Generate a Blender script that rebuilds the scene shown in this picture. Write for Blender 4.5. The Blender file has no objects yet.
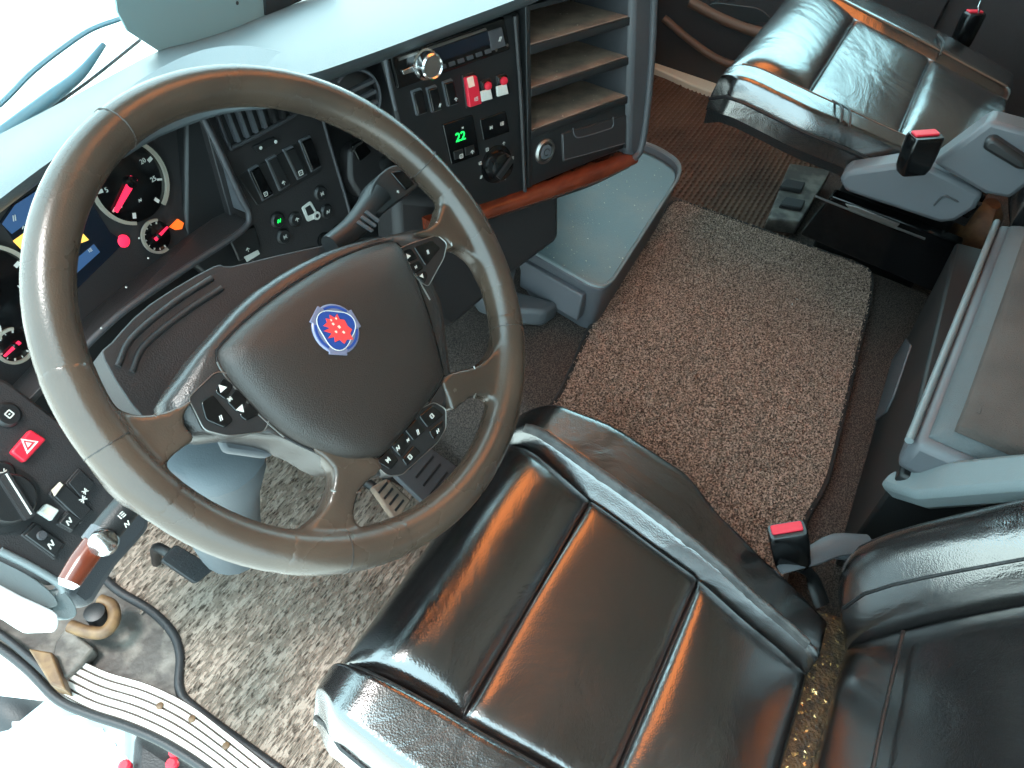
import bpy, bmesh, math, random
from mathutils import Vector as V, Matrix
random.seed(7)
SC = bpy.context.scene
COL = SC.collection

# ------------------------------------------------------------------ camera
FPX = 752.66
ROWS = ((0.48561809, -0.62585796, 0.61030884),
        (-0.8689935, -0.42148967, 0.25922336),
        (0.09500187, -0.65623797, -0.74854951))
RM = Matrix(ROWS)
CAM = V((-.364, -.342, 1.268))
cd = bpy.data.cameras.new('camera'); co = bpy.data.objects.new('camera', cd); COL.objects.link(co)
cd.sensor_width = 36; cd.lens = FPX / 1024 * 36; cd.clip_start = .02; cd.clip_end = 200
cx, cy, cz = RM.col[0], RM.col[1], RM.col[2]
m4 = Matrix.Identity(4)
for i in range(3):
    m4[i][0] = cx[i]; m4[i][1] = -cy[i]; m4[i][2] = -cz[i]; m4[i][3] = CAM[i]
co.matrix_world = m4
SC.camera = co
# ------------------------------------------------------------------ world, sun, exposure
w = bpy.data.worlds.new('sky'); SC.world = w; w.use_nodes = True
bg = w.node_tree.nodes['Background']
bg.inputs[0].default_value = (.59, .87, .95, 1); bg.inputs[1].default_value = 3.4
sl = bpy.data.lights.new('sun', 'SUN'); so = bpy.data.objects.new('sun', sl); COL.objects.link(so)
sl.energy = 2.6; sl.angle = math.radians(12); sl.color = (1, .95, .9)
so.rotation_euler = V((.20, -.16, -.95)).to_track_quat('-Z', 'Y').to_euler()
vs = SC.view_settings
vs.view_transform = 'Standard'; vs.look = 'None'; vs.gamma = 1; vs.exposure = 0.9
try: vs.use_curve_mapping = False
except Exception: pass

# ------------------------------------------------------------------ pixels to points
def ray(x, y): return RM @ V(((x - 512) / FPX, (y - 384) / FPX, 1))
class Plane:
    def __init__(s, p0, u, v):
        s.p0 = V(p0); s.u = V(u).normalized(); s.v = V(v).normalized(); s.n = s.u.cross(s.v).normalized()
    def off(s, d): return Plane(s.p0 + s.n * d, s.u, s.v)
    def px(s, x, y):
        r = ray(x, y); return CAM + r * ((s.p0 - CAM).dot(s.n) / r.dot(s.n))
    def uv(s, x, y):
        d = s.px(x, y) - s.p0; return d.dot(s.u), d.dot(s.v)
    def pt(s, a, b, c=0): return s.p0 + s.u * a + s.v * b + s.n * c
    def mat(s, a=0, b=0, c=0):
        m = Matrix.Identity(4); o = s.pt(a, b, c)
        for i in range(3): m[i][0] = s.u[i]; m[i][1] = s.v[i]; m[i][2] = s.n[i]; m[i][3] = o[i]
        return m
def turned(p0, a, lean):
    a = math.radians(a); l = math.radians(lean)
    u = V((math.cos(a), -math.sin(a), 0)); nf = V((math.sin(a), math.cos(a), 0))
    return Plane(p0, u, V((0, 0, 1)) * math.cos(l) + nf * math.sin(l))
def onz(x, y, z): return Plane((0, 0, z), (1, 0, 0), (0, 1, 0)).px(x, y)
def ony(x, y, q): return Plane((0, q, 0), (1, 0, 0), (0, 0, 1)).px(x, y)
def onx(x, y, q): return Plane((q, 0, 0), (0, 1, 0), (0, 0, 1)).px(x, y)

# ------------------------------------------------------------------ materials
MATS = {}
def srgb(c):
    return tuple(((v / 255) / 12.92 if v / 255 <= .04045 else ((v / 255 + .055) / 1.055) ** 2.4) for v in c)
def material(name, col, rough=.5, metal=0., var=None, vscale=20, bump=0., bscale=200, spec=.5, emit=None, estr=0,
             stretch=None, ramp=(.35, .65), wrinkle=0., wscale=14, detail=4, cell=False, rvar=0, coat=0):
    if name in MATS: return MATS[name]
    m = bpy.data.materials.new(name); m.use_nodes = True; nt = m.node_tree; N = nt.nodes; L = nt.links
    b = N['Principled BSDF']
    b.inputs['Base Color'].default_value = (*srgb(col), 1)
    b.inputs['Roughness'].default_value = rough; b.inputs['Metallic'].default_value = metal
    b.inputs['Specular IOR Level'].default_value = spec
    tc = N.new('ShaderNodeTexCoord'); mp = N.new('ShaderNodeMapping')
    geo = N.new('ShaderNodeNewGeometry')
    L.new(geo.outputs['Position'], mp.inputs['Vector'])
    if stretch: mp.inputs['Scale'].default_value = stretch
    if var:
        n = N.new('ShaderNodeTexNoise'); n.inputs['Scale'].default_value = vscale; n.inputs['Detail'].default_value = detail
        r = N.new('ShaderNodeValToRGB'); r.color_ramp.elements[0].position = ramp[0]; r.color_ramp.elements[1].position = ramp[1]
        r.color_ramp.elements[0].color = (*srgb(col), 1); r.color_ramp.elements[1].color = (*srgb(var), 1)
        L.new(mp.outputs[0], n.inputs['Vector']); L.new(n.outputs['Fac'], r.inputs[0]); L.new(r.outputs[0], b.inputs['Base Color'])
    h = None
    if bump:
        if cell:
            n2 = N.new('ShaderNodeTexVoronoi'); n2.inputs['Scale'].default_value = bscale; o2 = n2.outputs['Distance']
        else:
            n2 = N.new('ShaderNodeTexNoise'); n2.inputs['Scale'].default_value = bscale; n2.inputs['Detail'].default_value = 3; o2 = n2.outputs['Fac']
        L.new(mp.outputs[0], n2.inputs['Vector'])
        bp = N.new('ShaderNodeBump'); bp.inputs['Strength'].default_value = bump; bp.inputs['Distance'].default_value = .004
        L.new(o2, bp.inputs['Height']); h = bp
    if wrinkle:
        n3 = N.new('ShaderNodeTexNoise'); n3.inputs['Scale'].default_value = wscale; n3.inputs['Detail'].default_value = 5
        n3.inputs['Distortion'].default_value = 1.2
        L.new(mp.outputs[0], n3.inputs['Vector'])
        b3 = N.new('ShaderNodeBump'); b3.inputs['Strength'].default_value = wrinkle; b3.inputs['Distance'].default_value = .02
        L.new(n3.outputs['Fac'], b3.inputs['Height'])
        if h: L.new(h.outputs[0], b3.inputs['Normal'])
        h = b3
    if rvar:
        n4 = N.new('ShaderNodeTexNoise'); n4.inputs['Scale'].default_value = 9; n4.inputs['Detail'].default_value = 6
        mr = N.new('ShaderNodeMapRange'); mr.inputs['From Min'].default_value = .3; mr.inputs['From Max'].default_value = .7
        mr.inputs['To Min'].default_value = rough - rvar; mr.inputs['To Max'].default_value = rough + rvar
        L.new(geo.outputs['Position'], n4.inputs['Vector']); L.new(n4.outputs['Fac'], mr.inputs[0]); L.new(mr.outputs[0], b.inputs['Roughness'])
    if h: L.new(h.outputs[0], b.inputs['Normal'])
    if coat:
        b.inputs['Coat Weight'].default_value = coat; b.inputs['IOR'].default_value = 1.68; b.inputs['Coat Roughness'].default_value = .24
        if h: L.new(h.outputs[0], b.inputs['Coat Normal'])
    if emit:
        b.inputs['Emission Color'].default_value = (*srgb(emit), 1); b.inputs['Emission Strength'].default_value = estr
    MATS[name] = m; return m
def glassy(name, tint, gloss=.08):
    m = bpy.data.materials.new(name); m.use_nodes = True; nt = m.node_tree; N = nt.nodes; L = nt.links
    for n in list(N):
        if n.type != 'OUTPUT_MATERIAL': N.remove(n)
    t = N.new('ShaderNodeBsdfTransparent'); t.inputs[0].default_value = (*tint, 1)
    g = N.new('ShaderNodeBsdfGlossy'); g.inputs['Roughness'].default_value = .02
    mx = N.new('ShaderNodeMixShader'); mx.inputs[0].default_value = gloss
    L.new(t.outputs[0], mx.inputs[1]); L.new(g.outputs[0], mx.inputs[2]); L.new(mx.outputs[0], N['Material Output'].inputs[0])
    return m
def milky(name, col):
    m = bpy.data.materials.new(name); m.use_nodes = True; nt = m.node_tree; N = nt.nodes; L = nt.links
    for n in list(N):
        if n.type != 'OUTPUT_MATERIAL': N.remove(n)
    t = N.new('ShaderNodeBsdfTranslucent'); t.inputs[0].default_value = (*col, 1)
    L.new(t.outputs[0], N['Material Output'].inputs[0])
    return m
M = dict(
    leather=material('black_leather', (24, 21, 21), .20, bump=.05, bscale=520, cell=True, wrinkle=.15, wscale=7, spec=1.0, rvar=.06, coat=1.0),
    leather_side=material('black_leather_grained', (20, 19, 20), .42, bump=.2, bscale=330, cell=True, wrinkle=.06, wscale=10),
    piping=material('worn_leather_edge', (74, 70, 68), .40, var=(44, 41, 40), vscale=60, bump=.3, bscale=500),
    rim=material('worn_rim_leather', (68, 56, 47), .27, var=(57, 47, 40), vscale=14, bump=.07, bscale=600, spec=.6, rvar=.05),
    hub=material('hub_plastic', (42, 36, 33), .36, bump=.25, bscale=900, spec=.5),
    hubdark=material('hub_shell_plastic', (44, 41, 40), .25, bump=.15, bscale=700),
    black=material('black_plastic', (28, 28, 29), .42, bump=.12, bscale=800),
    gloss=material('gloss_black', (12, 12, 13), .15),
    dash=material('dash_grey_plastic', (62, 62, 65), .48, bump=.2, bscale=700),
    dashdark=material('dash_dark_plastic', (40, 38, 39), .50, bump=.2, bscale=700),
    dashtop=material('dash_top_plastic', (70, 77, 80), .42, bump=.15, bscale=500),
    grey=material('grey_plastic', (80, 82, 86), .45, bump=.12, bscale=600),
    palegrey=material('pale_grey_plastic', (108, 116, 118), .42, bump=.1, bscale=500),
    white=material('white_plastic', (225, 226, 228), .4),
    whitemark=material('white_print', (196, 196, 190), .5),
    redmark=material('red_print', (205, 35, 55), .45),
    redlit=material('red_light', (230, 40, 70), .4, emit=(255, 40, 80), estr=.7),
    amber=material('amber_light', (235, 190, 90), .4, emit=(255, 190, 80), estr=.6),
    orange=material('orange_light', (230, 110, 40), .4, emit=(255, 100, 30), estr=.6),
    screen=material('blue_screen', (40, 62, 92), .25, emit=(70, 110, 160), estr=.25),
    screendark=material('dark_screen', (20, 26, 36), .15),
    greenlit=material('green_display', (30, 200, 80), .4, emit=(20, 255, 90), estr=1.2),
    chrome=material('chrome', (205, 205, 205), .18, metal=1),
    steel=material('dull_steel', (150, 148, 145), .38, metal=1),
    silver=material('gauge_ring', (190, 182, 168), .35, metal=.5),
    wood=material('burl_wood', (104, 46, 28), .22, var=(84, 34, 20), vscale=18, stretch=(1, 3, 1), spec=.6),
    dusty=material('dusty_shelf', (152, 128, 110), .75, var=(116, 98, 86), vscale=30, bump=.2, bscale=300),
    tray=material('tray_top', (62, 72, 76), .34, var=(96, 86, 78), vscale=9, ramp=(.5, .8), bump=.12, bscale=400),
    traybody=material('tray_body', (82, 83, 88), .5, bump=.12, bscale=600),
    carpet=material('speckled_carpet', (78, 65, 59), .95, var=(196, 168, 152), vscale=340, ramp=(.38, .66), bump=1., bscale=380, spec=.1, detail=2),
    carpetdark=material('dark_carpet', (54, 48, 46), .95, var=(106, 94, 88), vscale=420, ramp=(.38, .7), bump=1., bscale=450, spec=.1, detail=2),
    carpetedge=material('carpet_binding', (38, 33, 32), .9, bump=.5, bscale=400),
    drivermat=material('worn_ribbed_mat', (88, 77, 69), .9, var=(156, 141, 129), vscale=85, stretch=(1.0, 3.6, 1), ramp=(.34, .48), bump=.8, bscale=120, spec=.15, detail=3),
    rubber=material('black_rubber', (38, 38, 40), .5, bump=.2, bscale=300),
    dirtymetal=material('dirty_metal', (70, 64, 60), .55, var=(128, 120, 112), vscale=24, ramp=(.45, .75), bump=.5, bscale=60),
    rust=material('rusty_brown', (120, 92, 62), .55, var=(86, 62, 42), vscale=50),
    sill=material('ribbed_sill_white', (232, 228, 222), .5, var=(205, 198, 190), vscale=40),
    sillgroove=material('sill_groove', (70, 58, 52), .7),
    door=material('door_panel_dark', (44, 41, 42), .55, bump=.3, bscale=300),
    doorbrown=material('door_panel_brown', (92, 66, 52), .55),
    cream=material('cream_sill', (205, 192, 172), .5),
    ceiling=material('beige_headliner', (122, 112, 102), .9, bump=.3, bscale=300),
    fabric=material('grey_fabric', (84, 76, 72), .85, var=(70, 63, 60), vscale=10, bump=.5, bscale=700, wrinkle=.25, wscale=7, spec=.2),
    fabricblue=material('grey_fabric_edge', (86, 90, 92), .8, bump=.4, bscale=700, wrinkle=.3, wscale=9, spec=.2),
    crumb=material('crumb', (205, 190, 165), .6),
    gold=material('brown_crevice_fabric', (46, 34, 23), .6, var=(84, 62, 38), vscale=120, bump=.8, bscale=250),
    glint=material('gold_glint', (225, 190, 130), .25, metal=.7),
    board=material('grey_green_board', (118, 142, 144), .6),
    bluegrey=material('blue_grey_wiper', (88, 118, 130), .6),
    ground=material('pale_ground', (226, 222, 214), .9, var=(214, 210, 202), vscale=3),
    stepblue=material('pale_step', (138, 156, 164), .5, var=(176, 188, 194), vscale=8),
    bootgrey=material('column_boot_grey', (84, 90, 95), .5, bump=.1, bscale=500),
    blue=material('emblem_blue', (34, 62, 128), .35),
    emblemsilver=material('emblem_silver', (122, 122, 146), .3, metal=.3),
    griffin=material('emblem_red', (214, 62, 62), .4),
    griffin2=material('emblem_cream', (236, 196, 176), .4),
)

# ------------------------------------------------------------------ object helpers
def tag(o, label=None, cat=None, group=None, kind=None):
    if label: o['label'] = label
    if cat: o['category'] = cat
    if group: o['group'] = group
    if kind: o['kind'] = kind
    return o
def thing(name, label, cat, loc=(0, 0, 0), group=None):
    o = bpy.data.objects.new(name, None); COL.objects.link(o); o.location = loc; o.empty_display_size = .05
    return tag(o, label, cat, group)
def link(name, me, mat=None, parent=None, smooth=True, bevel=0, sub=0, seg=2):
    if smooth:
        for p in me.polygons: p.use_smooth = True
    o = bpy.data.objects.new(name, me); COL.objects.link(o)
    if mat:
        mats = mat if isinstance(mat, (list, tuple)) else [mat]
        for mm in mats: me.materials.append(M[mm] if isinstance(mm, str) else mm)
    if bevel:
        b = o.modifiers.new('b', 'BEVEL'); b.width = bevel; b.segments = seg; b.limit_method = 'ANGLE'; b.angle_limit = math.radians(35)
        b.harden_normals = False
    if sub:
        s = o.modifiers.new('s', 'SUBSURF'); s.levels = sub; s.render_levels = sub
    if parent:
        put(o, parent)
    return o
def wloc(o):
    p = V((0, 0, 0)); q = o
    while q: p += q.location; q = q.parent
    return p
def put(o, parent):
    o.parent = parent; o.location = o.location - wloc(parent)
def centre(o):
    """move a mesh's origin to the middle of its points (mesh is in world coordinates)"""
    me = o.data; n = len(me.vertices)
    c = V((0, 0, 0))
    for v in me.vertices: c += v.co
    c /= n
    for v in me.vertices: v.co -= c
    o.location = o.location + c
    return o
def mk(name, verts, faces, mat, parent=None, smooth=True, bevel=0, sub=0, recalc=True, sharp=None):
    me = bpy.data.meshes.new(name); me.from_pydata([tuple(v) for v in verts], [], faces); me.update()
    if recalc:
        bm = bmesh.new(); bm.from_mesh(me); bmesh.ops.recalc_face_normals(bm, faces=bm.faces); bm.to_mesh(me); bm.free()
    o = link(name, me, mat, None, smooth, bevel, sub)
    if sharp is not None or (smooth and not sub and not bevel):
        try: me.set_sharp_from_angle(angle=math.radians(sharp or 40))
        except Exception: pass
    centre(o)
    if parent: put(o, parent)
    return o
def rounded(pts, r, seg=4):
    """round the corners of a closed 3D polygon"""
    n = len(pts); out = []
    for i in range(n):
        a, b, c = V(pts[i - 1]), V(pts[i]), V(pts[(i + 1) % n])
        d1 = (a - b); d2 = (c - b); k = min(r, d1.length * .48, d2.length * .48)
        p = b + d1.normalized() * k; q = b + d2.normalized() * k
        for j in range(seg + 1):
            t = j / seg; out.append(p * (1 - t) ** 2 + b * 2 * t * (1 - t) + q * t * t)
    return out
def prism(name, pts, n, depth, mat, parent=None, bevel=0, front=0., r=0, smooth=True, taper=1.):
    """polygon pts (3D), pushed out by front along n and back by depth"""
    pts = [V(p) for p in pts]
    if r: pts = rounded(pts, r)
    n = V(n).normalized(); k = len(pts); c = sum(pts, V()) / k
    top = [p + n * front for p in pts]; bot = [c + (p - c) * taper - n * depth for p in pts]
    faces = [list(range(k)), list(range(2 * k - 1, k - 1, -1))] + [[i, (i + 1) % k, k + (i + 1) % k, k + i] for i in range(k)]
    return mk(name, top + bot, faces, mat, parent, smooth, bevel, sharp=35)
def trace(name, pix, pl, depth, mat, parent=None, bevel=0, front=0., r=0, taper=1.):
    q = pl.off(front); return prism(name, [q.px(*p) for p in pix], pl.n, depth + front, mat, parent, bevel, 0, r, taper=taper)
def box(name, pl, a0, a1, b0, b1, c0, c1, mat, parent=None, bevel=0):
    vs_ = [pl.pt(a, b, c) for c in (c0, c1) for a, b in ((a0, b0), (a1, b0), (a1, b1), (a0, b1))]
    return mk(name, vs_, [[3, 2, 1, 0], [4, 5, 6, 7], [0, 1, 5, 4], [1, 2, 6, 5], [2, 3, 7, 6], [3, 0, 4, 7]], mat, parent, bool(bevel), bevel)
WPL = Plane((0, 0, 0), (1, 0, 0), (0, 1, 0))
def wbox(name, x0, x1, y0, y1, z0, z1, mat, parent=None, bevel=0):
    return box(name, WPL, x0, x1, y0, y1, z0, z1, mat, parent, bevel)
def spline(pts, per=8, closed=False):
    P = [V(p) for p in pts]; n = len(P); out = []
    rng = range(n) if closed else range(n - 1)
    for i in rng:
        p0 = P[i - 1] if (closed or i) else P[0] * 2 - P[1]
        p1 = P[i]; p2 = P[(i + 1) % n]
        p3 = P[(i + 2) % n] if (closed or i + 2 < n) else p2 * 2 - p1
        for j in range(per):
            t = j / per
            out.append(.5 * ((2 * p1) + (p2 - p0) * t + (2 * p0 - 5 * p1 + 4 * p2 - p3) * t * t + (3 * p1 - p0 - 3 * p2 + p3) * t ** 3))
    if not closed: out.append(P[-1])
    return out
def tube(name, pts, rad, mat, parent=None, seg=10, closed=False, per=8, flat=1., up=None, smooth_path=True):
    path = spline(pts, per, closed) if smooth_path else [V(p) for p in pts]
    n = len(path); vs_ = []; fs = []
    rr = rad if isinstance(rad, (list, tuple)) else [rad]
    prev = V(up) if up else None
    for i, p in enumerate(path):
        t = (path[(i + 1) % n] - path[i - 1]) if (closed or 0 < i < n - 1) else (path[1] - path[0] if i == 0 else path[-1] - path[-2])
        t.normalize()
        if prev is None:
            prev = t.orthogonal()
        a = prev - t * prev.dot(t); a.normalize()
        if not up: prev = a
        b = t.cross(a)
        f = i / (n - 1) * (len(rr) - 1); k = min(int(f), len(rr) - 2) if len(rr) > 1 else 0
        r = rr[0] if len(rr) == 1 else rr[k] + (rr[k + 1] - rr[k]) * (f - k)
        for j in range(seg):
            th = 2 * math.pi * j / seg
            vs_.append(p + a * math.cos(th) * r * flat + b * math.sin(th) * r)
    m = n if closed else n - 1
    for i in range(m):
        for j in range(seg):
            a, b = i * seg + j, i * seg + (j + 1) % seg
            c, d = ((i + 1) % n) * seg + (j + 1) % seg, ((i + 1) % n) * seg + j
            fs.append([a, b, c, d])
    if not closed:
        fs.append(list(range(seg))[::-1]); fs.append([(n - 1) * seg + j for j in range(seg)])
    return mk(name, vs_, fs, mat, parent, sharp=50)
def loft(name, rings, mat, parent=None, bevel=0, sub=0):
    k = len(rings[0]); vs_ = [p for r in rings for p in r]; fs = []
    for i in range(len(rings) - 1):
        for j in range(k): fs.append([i * k + j, i * k + (j + 1) % k, (i + 1) * k + (j + 1) % k, (i + 1) * k + j])
    fs.append(list(range(k))[::-1]); fs.append([(len(rings) - 1) * k + j for j in range(k)])
    return mk(name, vs_, fs, mat, parent, True, bevel, sub, sharp=45)
def disc(name, pl, a, b, c, prof, mat, parent=None, seg=24):
    """lathe about the plane normal at (a,b); prof = [(radius, height)...]"""
    vs_ = []; fs = []
    for r, h in prof:
        for j in range(seg):
            th = 2 * math.pi * j / seg; vs_.append(pl.pt(a + r * math.cos(th), b + r * math.sin(th), c + h))
    for i in range(len(prof) - 1):
        for j in range(seg): fs.append([i * seg + j, i * seg + (j + 1) % seg, (i + 1) * seg + (j + 1) % seg, (i + 1) * seg + j])
    fs.append(list(range(seg))[::-1]); fs.append([(len(prof) - 1) * seg + j for j in range(seg)])
    return mk(name, vs_, fs, mat, parent, True, sharp=35)
def arc(name, pl, a, b, c, r, wd, d0, d1, mat, parent=None, th=.002, seg=20):
    vs_ = []; fs = []
    for i in range(seg + 1):
        t = math.radians(d0 + (d1 - d0) * i / seg)
        for rr, hh in ((r - wd / 2, 0), (r - wd / 2, th), (r + wd / 2, th), (r + wd / 2, 0)):
            vs_.append(pl.pt(a + rr * math.cos(t), b + rr * math.sin(t), c + hh))
    for i in range(seg):
        for j in range(4): fs.append([i * 4 + j, i * 4 + (j + 1) % 4, i * 4 + 4 + (j + 1) % 4, i * 4 + 4 + j])
    fs.append([3, 2, 1, 0]); fs.append([seg * 4 + j for j in range(4)])
    return mk(name, vs_, fs, mat, parent, False)
def bar(name, pl, a0, b0, a1, b1, wd, c, th, mat, parent=None, w1=None):
    w1 = wd if w1 is None else w1
    d = V((a1 - a0, b1 - b0, 0)).normalized(); n = V((-d.y, d.x, 0))
    q = [(a0 + n.x * wd / 2, b0 + n.y * wd / 2), (a0 - n.x * wd / 2, b0 - n.y * wd / 2), (a1 - n.x * w1 / 2, b1 - n.y * w1 / 2), (a1 + n.x * w1 / 2, b1 + n.y * w1 / 2)]
    return prism(name, [pl.pt(x, y, c + th) for x, y in q], pl.n, th, mat, parent, smooth=False)
GLYPHS = [
    [(-.4, -.35, -.4, .35), (-.15, .3, .4, .3), (-.15, 0, .4, 0), (-.15, -.3, .4, -.3)],
    [(-.4, .0, 0, .4), (0, .4, .4, 0), (0, .4, 0, -.4)],
    [(-.4, -.3, -.15, .3), (-.15, .3, .1, -.3), (.1, -.3, .4, .3)],
    [(-.35, -.35, .35, -.35), (.35, -.35, .35, .35), (.35, .35, -.35, .35), (-.35, .35, -.35, -.35), (-.1, 0, .1, 0)],
    [(-.35, -.35, .05, .4), (-.05, -.4, .35, .35)],
    [(-.35, -.35, .35, .35), (-.35, .35, .35, -.35), (-.4, 0, .4, 0)],
]
def glyph(name, s, pl, a, b, c, size, mat, parent):
    vs_ = []; fs = []; w_ = .07
    for (x0, y0, x1, y1) in GLYPHS[sum(map(ord, s)) % len(GLYPHS)]:
        d = V((x1 - x0, y1 - y0, 0)).normalized(); n = V((-d.y, d.x, 0)) * w_; k = len(vs_)
        for h in (0, .0004):
            for x, y in ((x0 + n.x, y0 + n.y), (x0 - n.x, y0 - n.y), (x1 - n.x, y1 - n.y), (x1 + n.x, y1 + n.y)):
                vs_.append(pl.pt(a + x * size * .7, b + y * size * .7, c + h))
        fs += [[k + q for q in f] for f in ([0, 1, 2, 3], [7, 6, 5, 4], [0, 4, 5, 1], [1, 5, 6, 2], [2, 6, 7, 3], [3, 7, 4, 0])]
    return mk(name, vs_, fs, mat, parent, False)
def text(name, s, pl, a, b, c, size, mat, parent=None, rot=0, ext=.0004):
    if name in ('icon', 'plate_text', 'button_text', 'display_text', 'gauge_text'): return glyph(name, s, pl, a, b, c, size, mat, parent)
    cu = bpy.data.curves.new(name, 'FONT'); cu.body = s; cu.size = size; cu.extrude = ext; cu.align_x = 'CENTER'; cu.align_y = 'CENTER'
    cu.resolution_u = 2
    t = bpy.data.objects.new(name, cu); COL.objects.link(t)
    dg = bpy.context.evaluated_depsgraph_get(); me = bpy.data.meshes.new_from_object(t.evaluated_get(dg))
    bpy.data.objects.remove(t); bpy.data.curves.remove(cu)
    me.transform(pl.mat(a, b, c) @ Matrix.Rotation(math.radians(rot), 4, 'Z'))
    me.materials.clear()
    o = link(name, me, mat, None, False); centre(o)
    if parent: put(o, parent)
    return o
def pad(name, F, n, bulge, mat, parent=None, ns=22, nt=22, p=7, depth=.04, disp=None, rim=None):
    """a stuffed leather panel on the patch F(s,t); edges roll down to the seam"""
    vs_ = []; fs = []; idx = {}
    n = V(n).normalized()
    for i in range(ns + 1):
        s = .5 - .5 * math.cos(math.pi * i / ns)
        for j in range(nt + 1):
            t = .5 - .5 * math.cos(math.pi * j / nt)
            h = math.sqrt(max(0, 1 - abs(2 * s - 1) ** p)) * math.sqrt(max(0, 1 - abs(2 * t - 1) ** p))
            q = F(s, t) + n * (bulge * h + (disp(s, t) * h if disp else 0))
            idx[i, j] = len(vs_); vs_.append(q)
    for i in range(ns):
        for j in range(nt): fs.append([idx[i, j], idx[i + 1, j], idx[i + 1, j + 1], idx[i, j + 1]])
    loop = [(i, 0) for i in range(ns)] + [(ns, j) for j in range(nt)] + [(i, nt) for i in range(ns, 0, -1)] + [(0, j) for j in range(nt, 0, -1)]
    base = len(vs_)
    for k in loop: vs_.append(vs_[idx[k]] - n * depth)
    m = len(loop)
    for i in range(m): fs.append([idx[loop[i]], idx[loop[(i + 1) % m]], base + (i + 1) % m, base + i])
    fs.append([base + i for i in range(m)])
    return mk(name, vs_, fs, mat, parent, True, sharp=75)
def interp(tab, q):
    tab = sorted(tab)
    if q <= tab[0][0]: return tab[0][1]
    for (a, va), (b, vb) in zip(tab, tab[1:]):
        if q <= b:
            t = (q - a) / (b - a); t = t * t * (3 - 2 * t) * .5 + t * .5
            return va + (vb - va) * t
    return tab[-1][1]
def specks(name, pts, size, mat, parent):
    vs_ = []; fs = []
    for p in pts:
        s = size * random.uniform(.5, 1.3); k = len(vs_)
        d = [V((random.uniform(-1, 1), random.uniform(-1, 1), random.uniform(0, .6))) * s for _ in range(4)]
        vs_ += [p + V((0, 0, s * .3)) + x for x in d]
        fs += [[k, k + 1, k + 2], [k, k + 2, k + 3], [k, k + 3, k + 1], [k + 1, k + 3, k + 2]]
    return tag(mk(name, vs_, fs, mat, parent, False), kind='stuff')
def structure(o): o['kind'] = 'structure'; return o

# =================================================================== THE CAB SHELL
Z_DF, Z_TUN, Z_PF = 0.0, .29, .17
SILL_LO = [(56, 691), (89, 708), (128, 721), (164, 737), (200, 759), (236, 786)]
fl = [onz(*q, -.006) for q in [(-60, 610), (0, 640), (30, 664)] + SILL_LO] + [V((-.215, -1.16, -.006)), V((.40, -1.16, -.006)), V((.40, .95, -.006)), V((-.32, .95, -.006))]
structure(prism('floor', fl, (0, 0, 1), .05, 'dirtymetal', smooth=False))
# engine tunnel with a sloping side, covered in dark carpet
tun = [(.33, -.03), (.37, .19), (.42, .262), (.47, .272), (1.17, .272), (1.20, .255), (1.21, .12), (1.21, -.03)]
t_pts = [V((x, .70, z)) for x, z in tun]
structure(prism('floor_tunnel', t_pts, (0, 1, 0), 1.86, 'carpetdark', bevel=.012))
structure(wbox('floor_passenger', 1.20, 2.02, -1.16, .95, -.06, Z_PF, 'carpetdark'))
structure(wbox('wall_rear', -.32, 2.06, -1.22, -1.14, -.05, 2.02, 'ceiling'))
structure(wbox('wall_front', -.32, 2.06, .66, .72, -.06, .50, 'black'))
# ceiling with an opening for an amber panel added to warm the seat reflections
hx0, hx1, hy0, hy1 = .34, 1.55, -.36, .16
zc = 1.95
vs8 = []
for z in (zc, zc + .05):
    vs8 += [V(p + (z,)) for p in ((-.32, -1.2), (2.06, -1.2), (2.06, .82), (-.32, .82), (hx0, hy0), (hx1, hy0), (hx1, hy1), (hx0, hy1))]
fsq = []
for i in range(4):
    j = (i + 1) % 4
    fsq += [[i, j, 4 + j, 4 + i], [8 + i, 12 + i, 12 + j, 8 + j], [4 + i, 4 + j, 12 + j, 12 + i], [i, 8 + i, 8 + j, j]]
structure(mk('ceiling', vs8, fsq, 'ceiling', smooth=False))
amber_panel = structure(wbox('added_roof_panel', hx0 - .02, hx1 + .02, hy0 - .02, hy1 + .02, zc + .055, zc + .065, milky('added_amber_glow', (1.0, .47, .23))))  # unseen translucent sheet, added to give the leather its copper highlights
# passenger side wall with window
structure(wbox('wall_right', 1.96, 2.04, -1.2, .75, -.05, .92, 'door'))
structure(wbox('wall_right_pillar', 1.96, 2.04, -1.2, -.42, .92, 1.96, 'ceiling'))
structure(wbox('wall_right_header', 1.96, 2.04, -.42, .75, 1.72, 1.96, 'ceiling'))
structure(wbox('window_2', 1.995, 2.0, -.42, .75, .92, 1.72, glassy('side_glass', (.86, .95, .95), .06)))
# left side: open doorway, wall only behind the seat
structure(wbox('wall_left', -.36, -.30, -1.2, -.66, -.06, 1.96, 'ceiling'))
# windscreen
ws = Plane((.85, .64, .68), (1, 0, 0), V((0, .12, 1)))
structure(box('window_1', ws, -1.17, 1.17, -.02, 1.28, 0, .006, glassy('windscreen_glass', (.97, 1, 1), .03)))
structure(wbox('ground', -40, 60, -40, 60, -1.35, -1.30, 'ground'))

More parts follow.
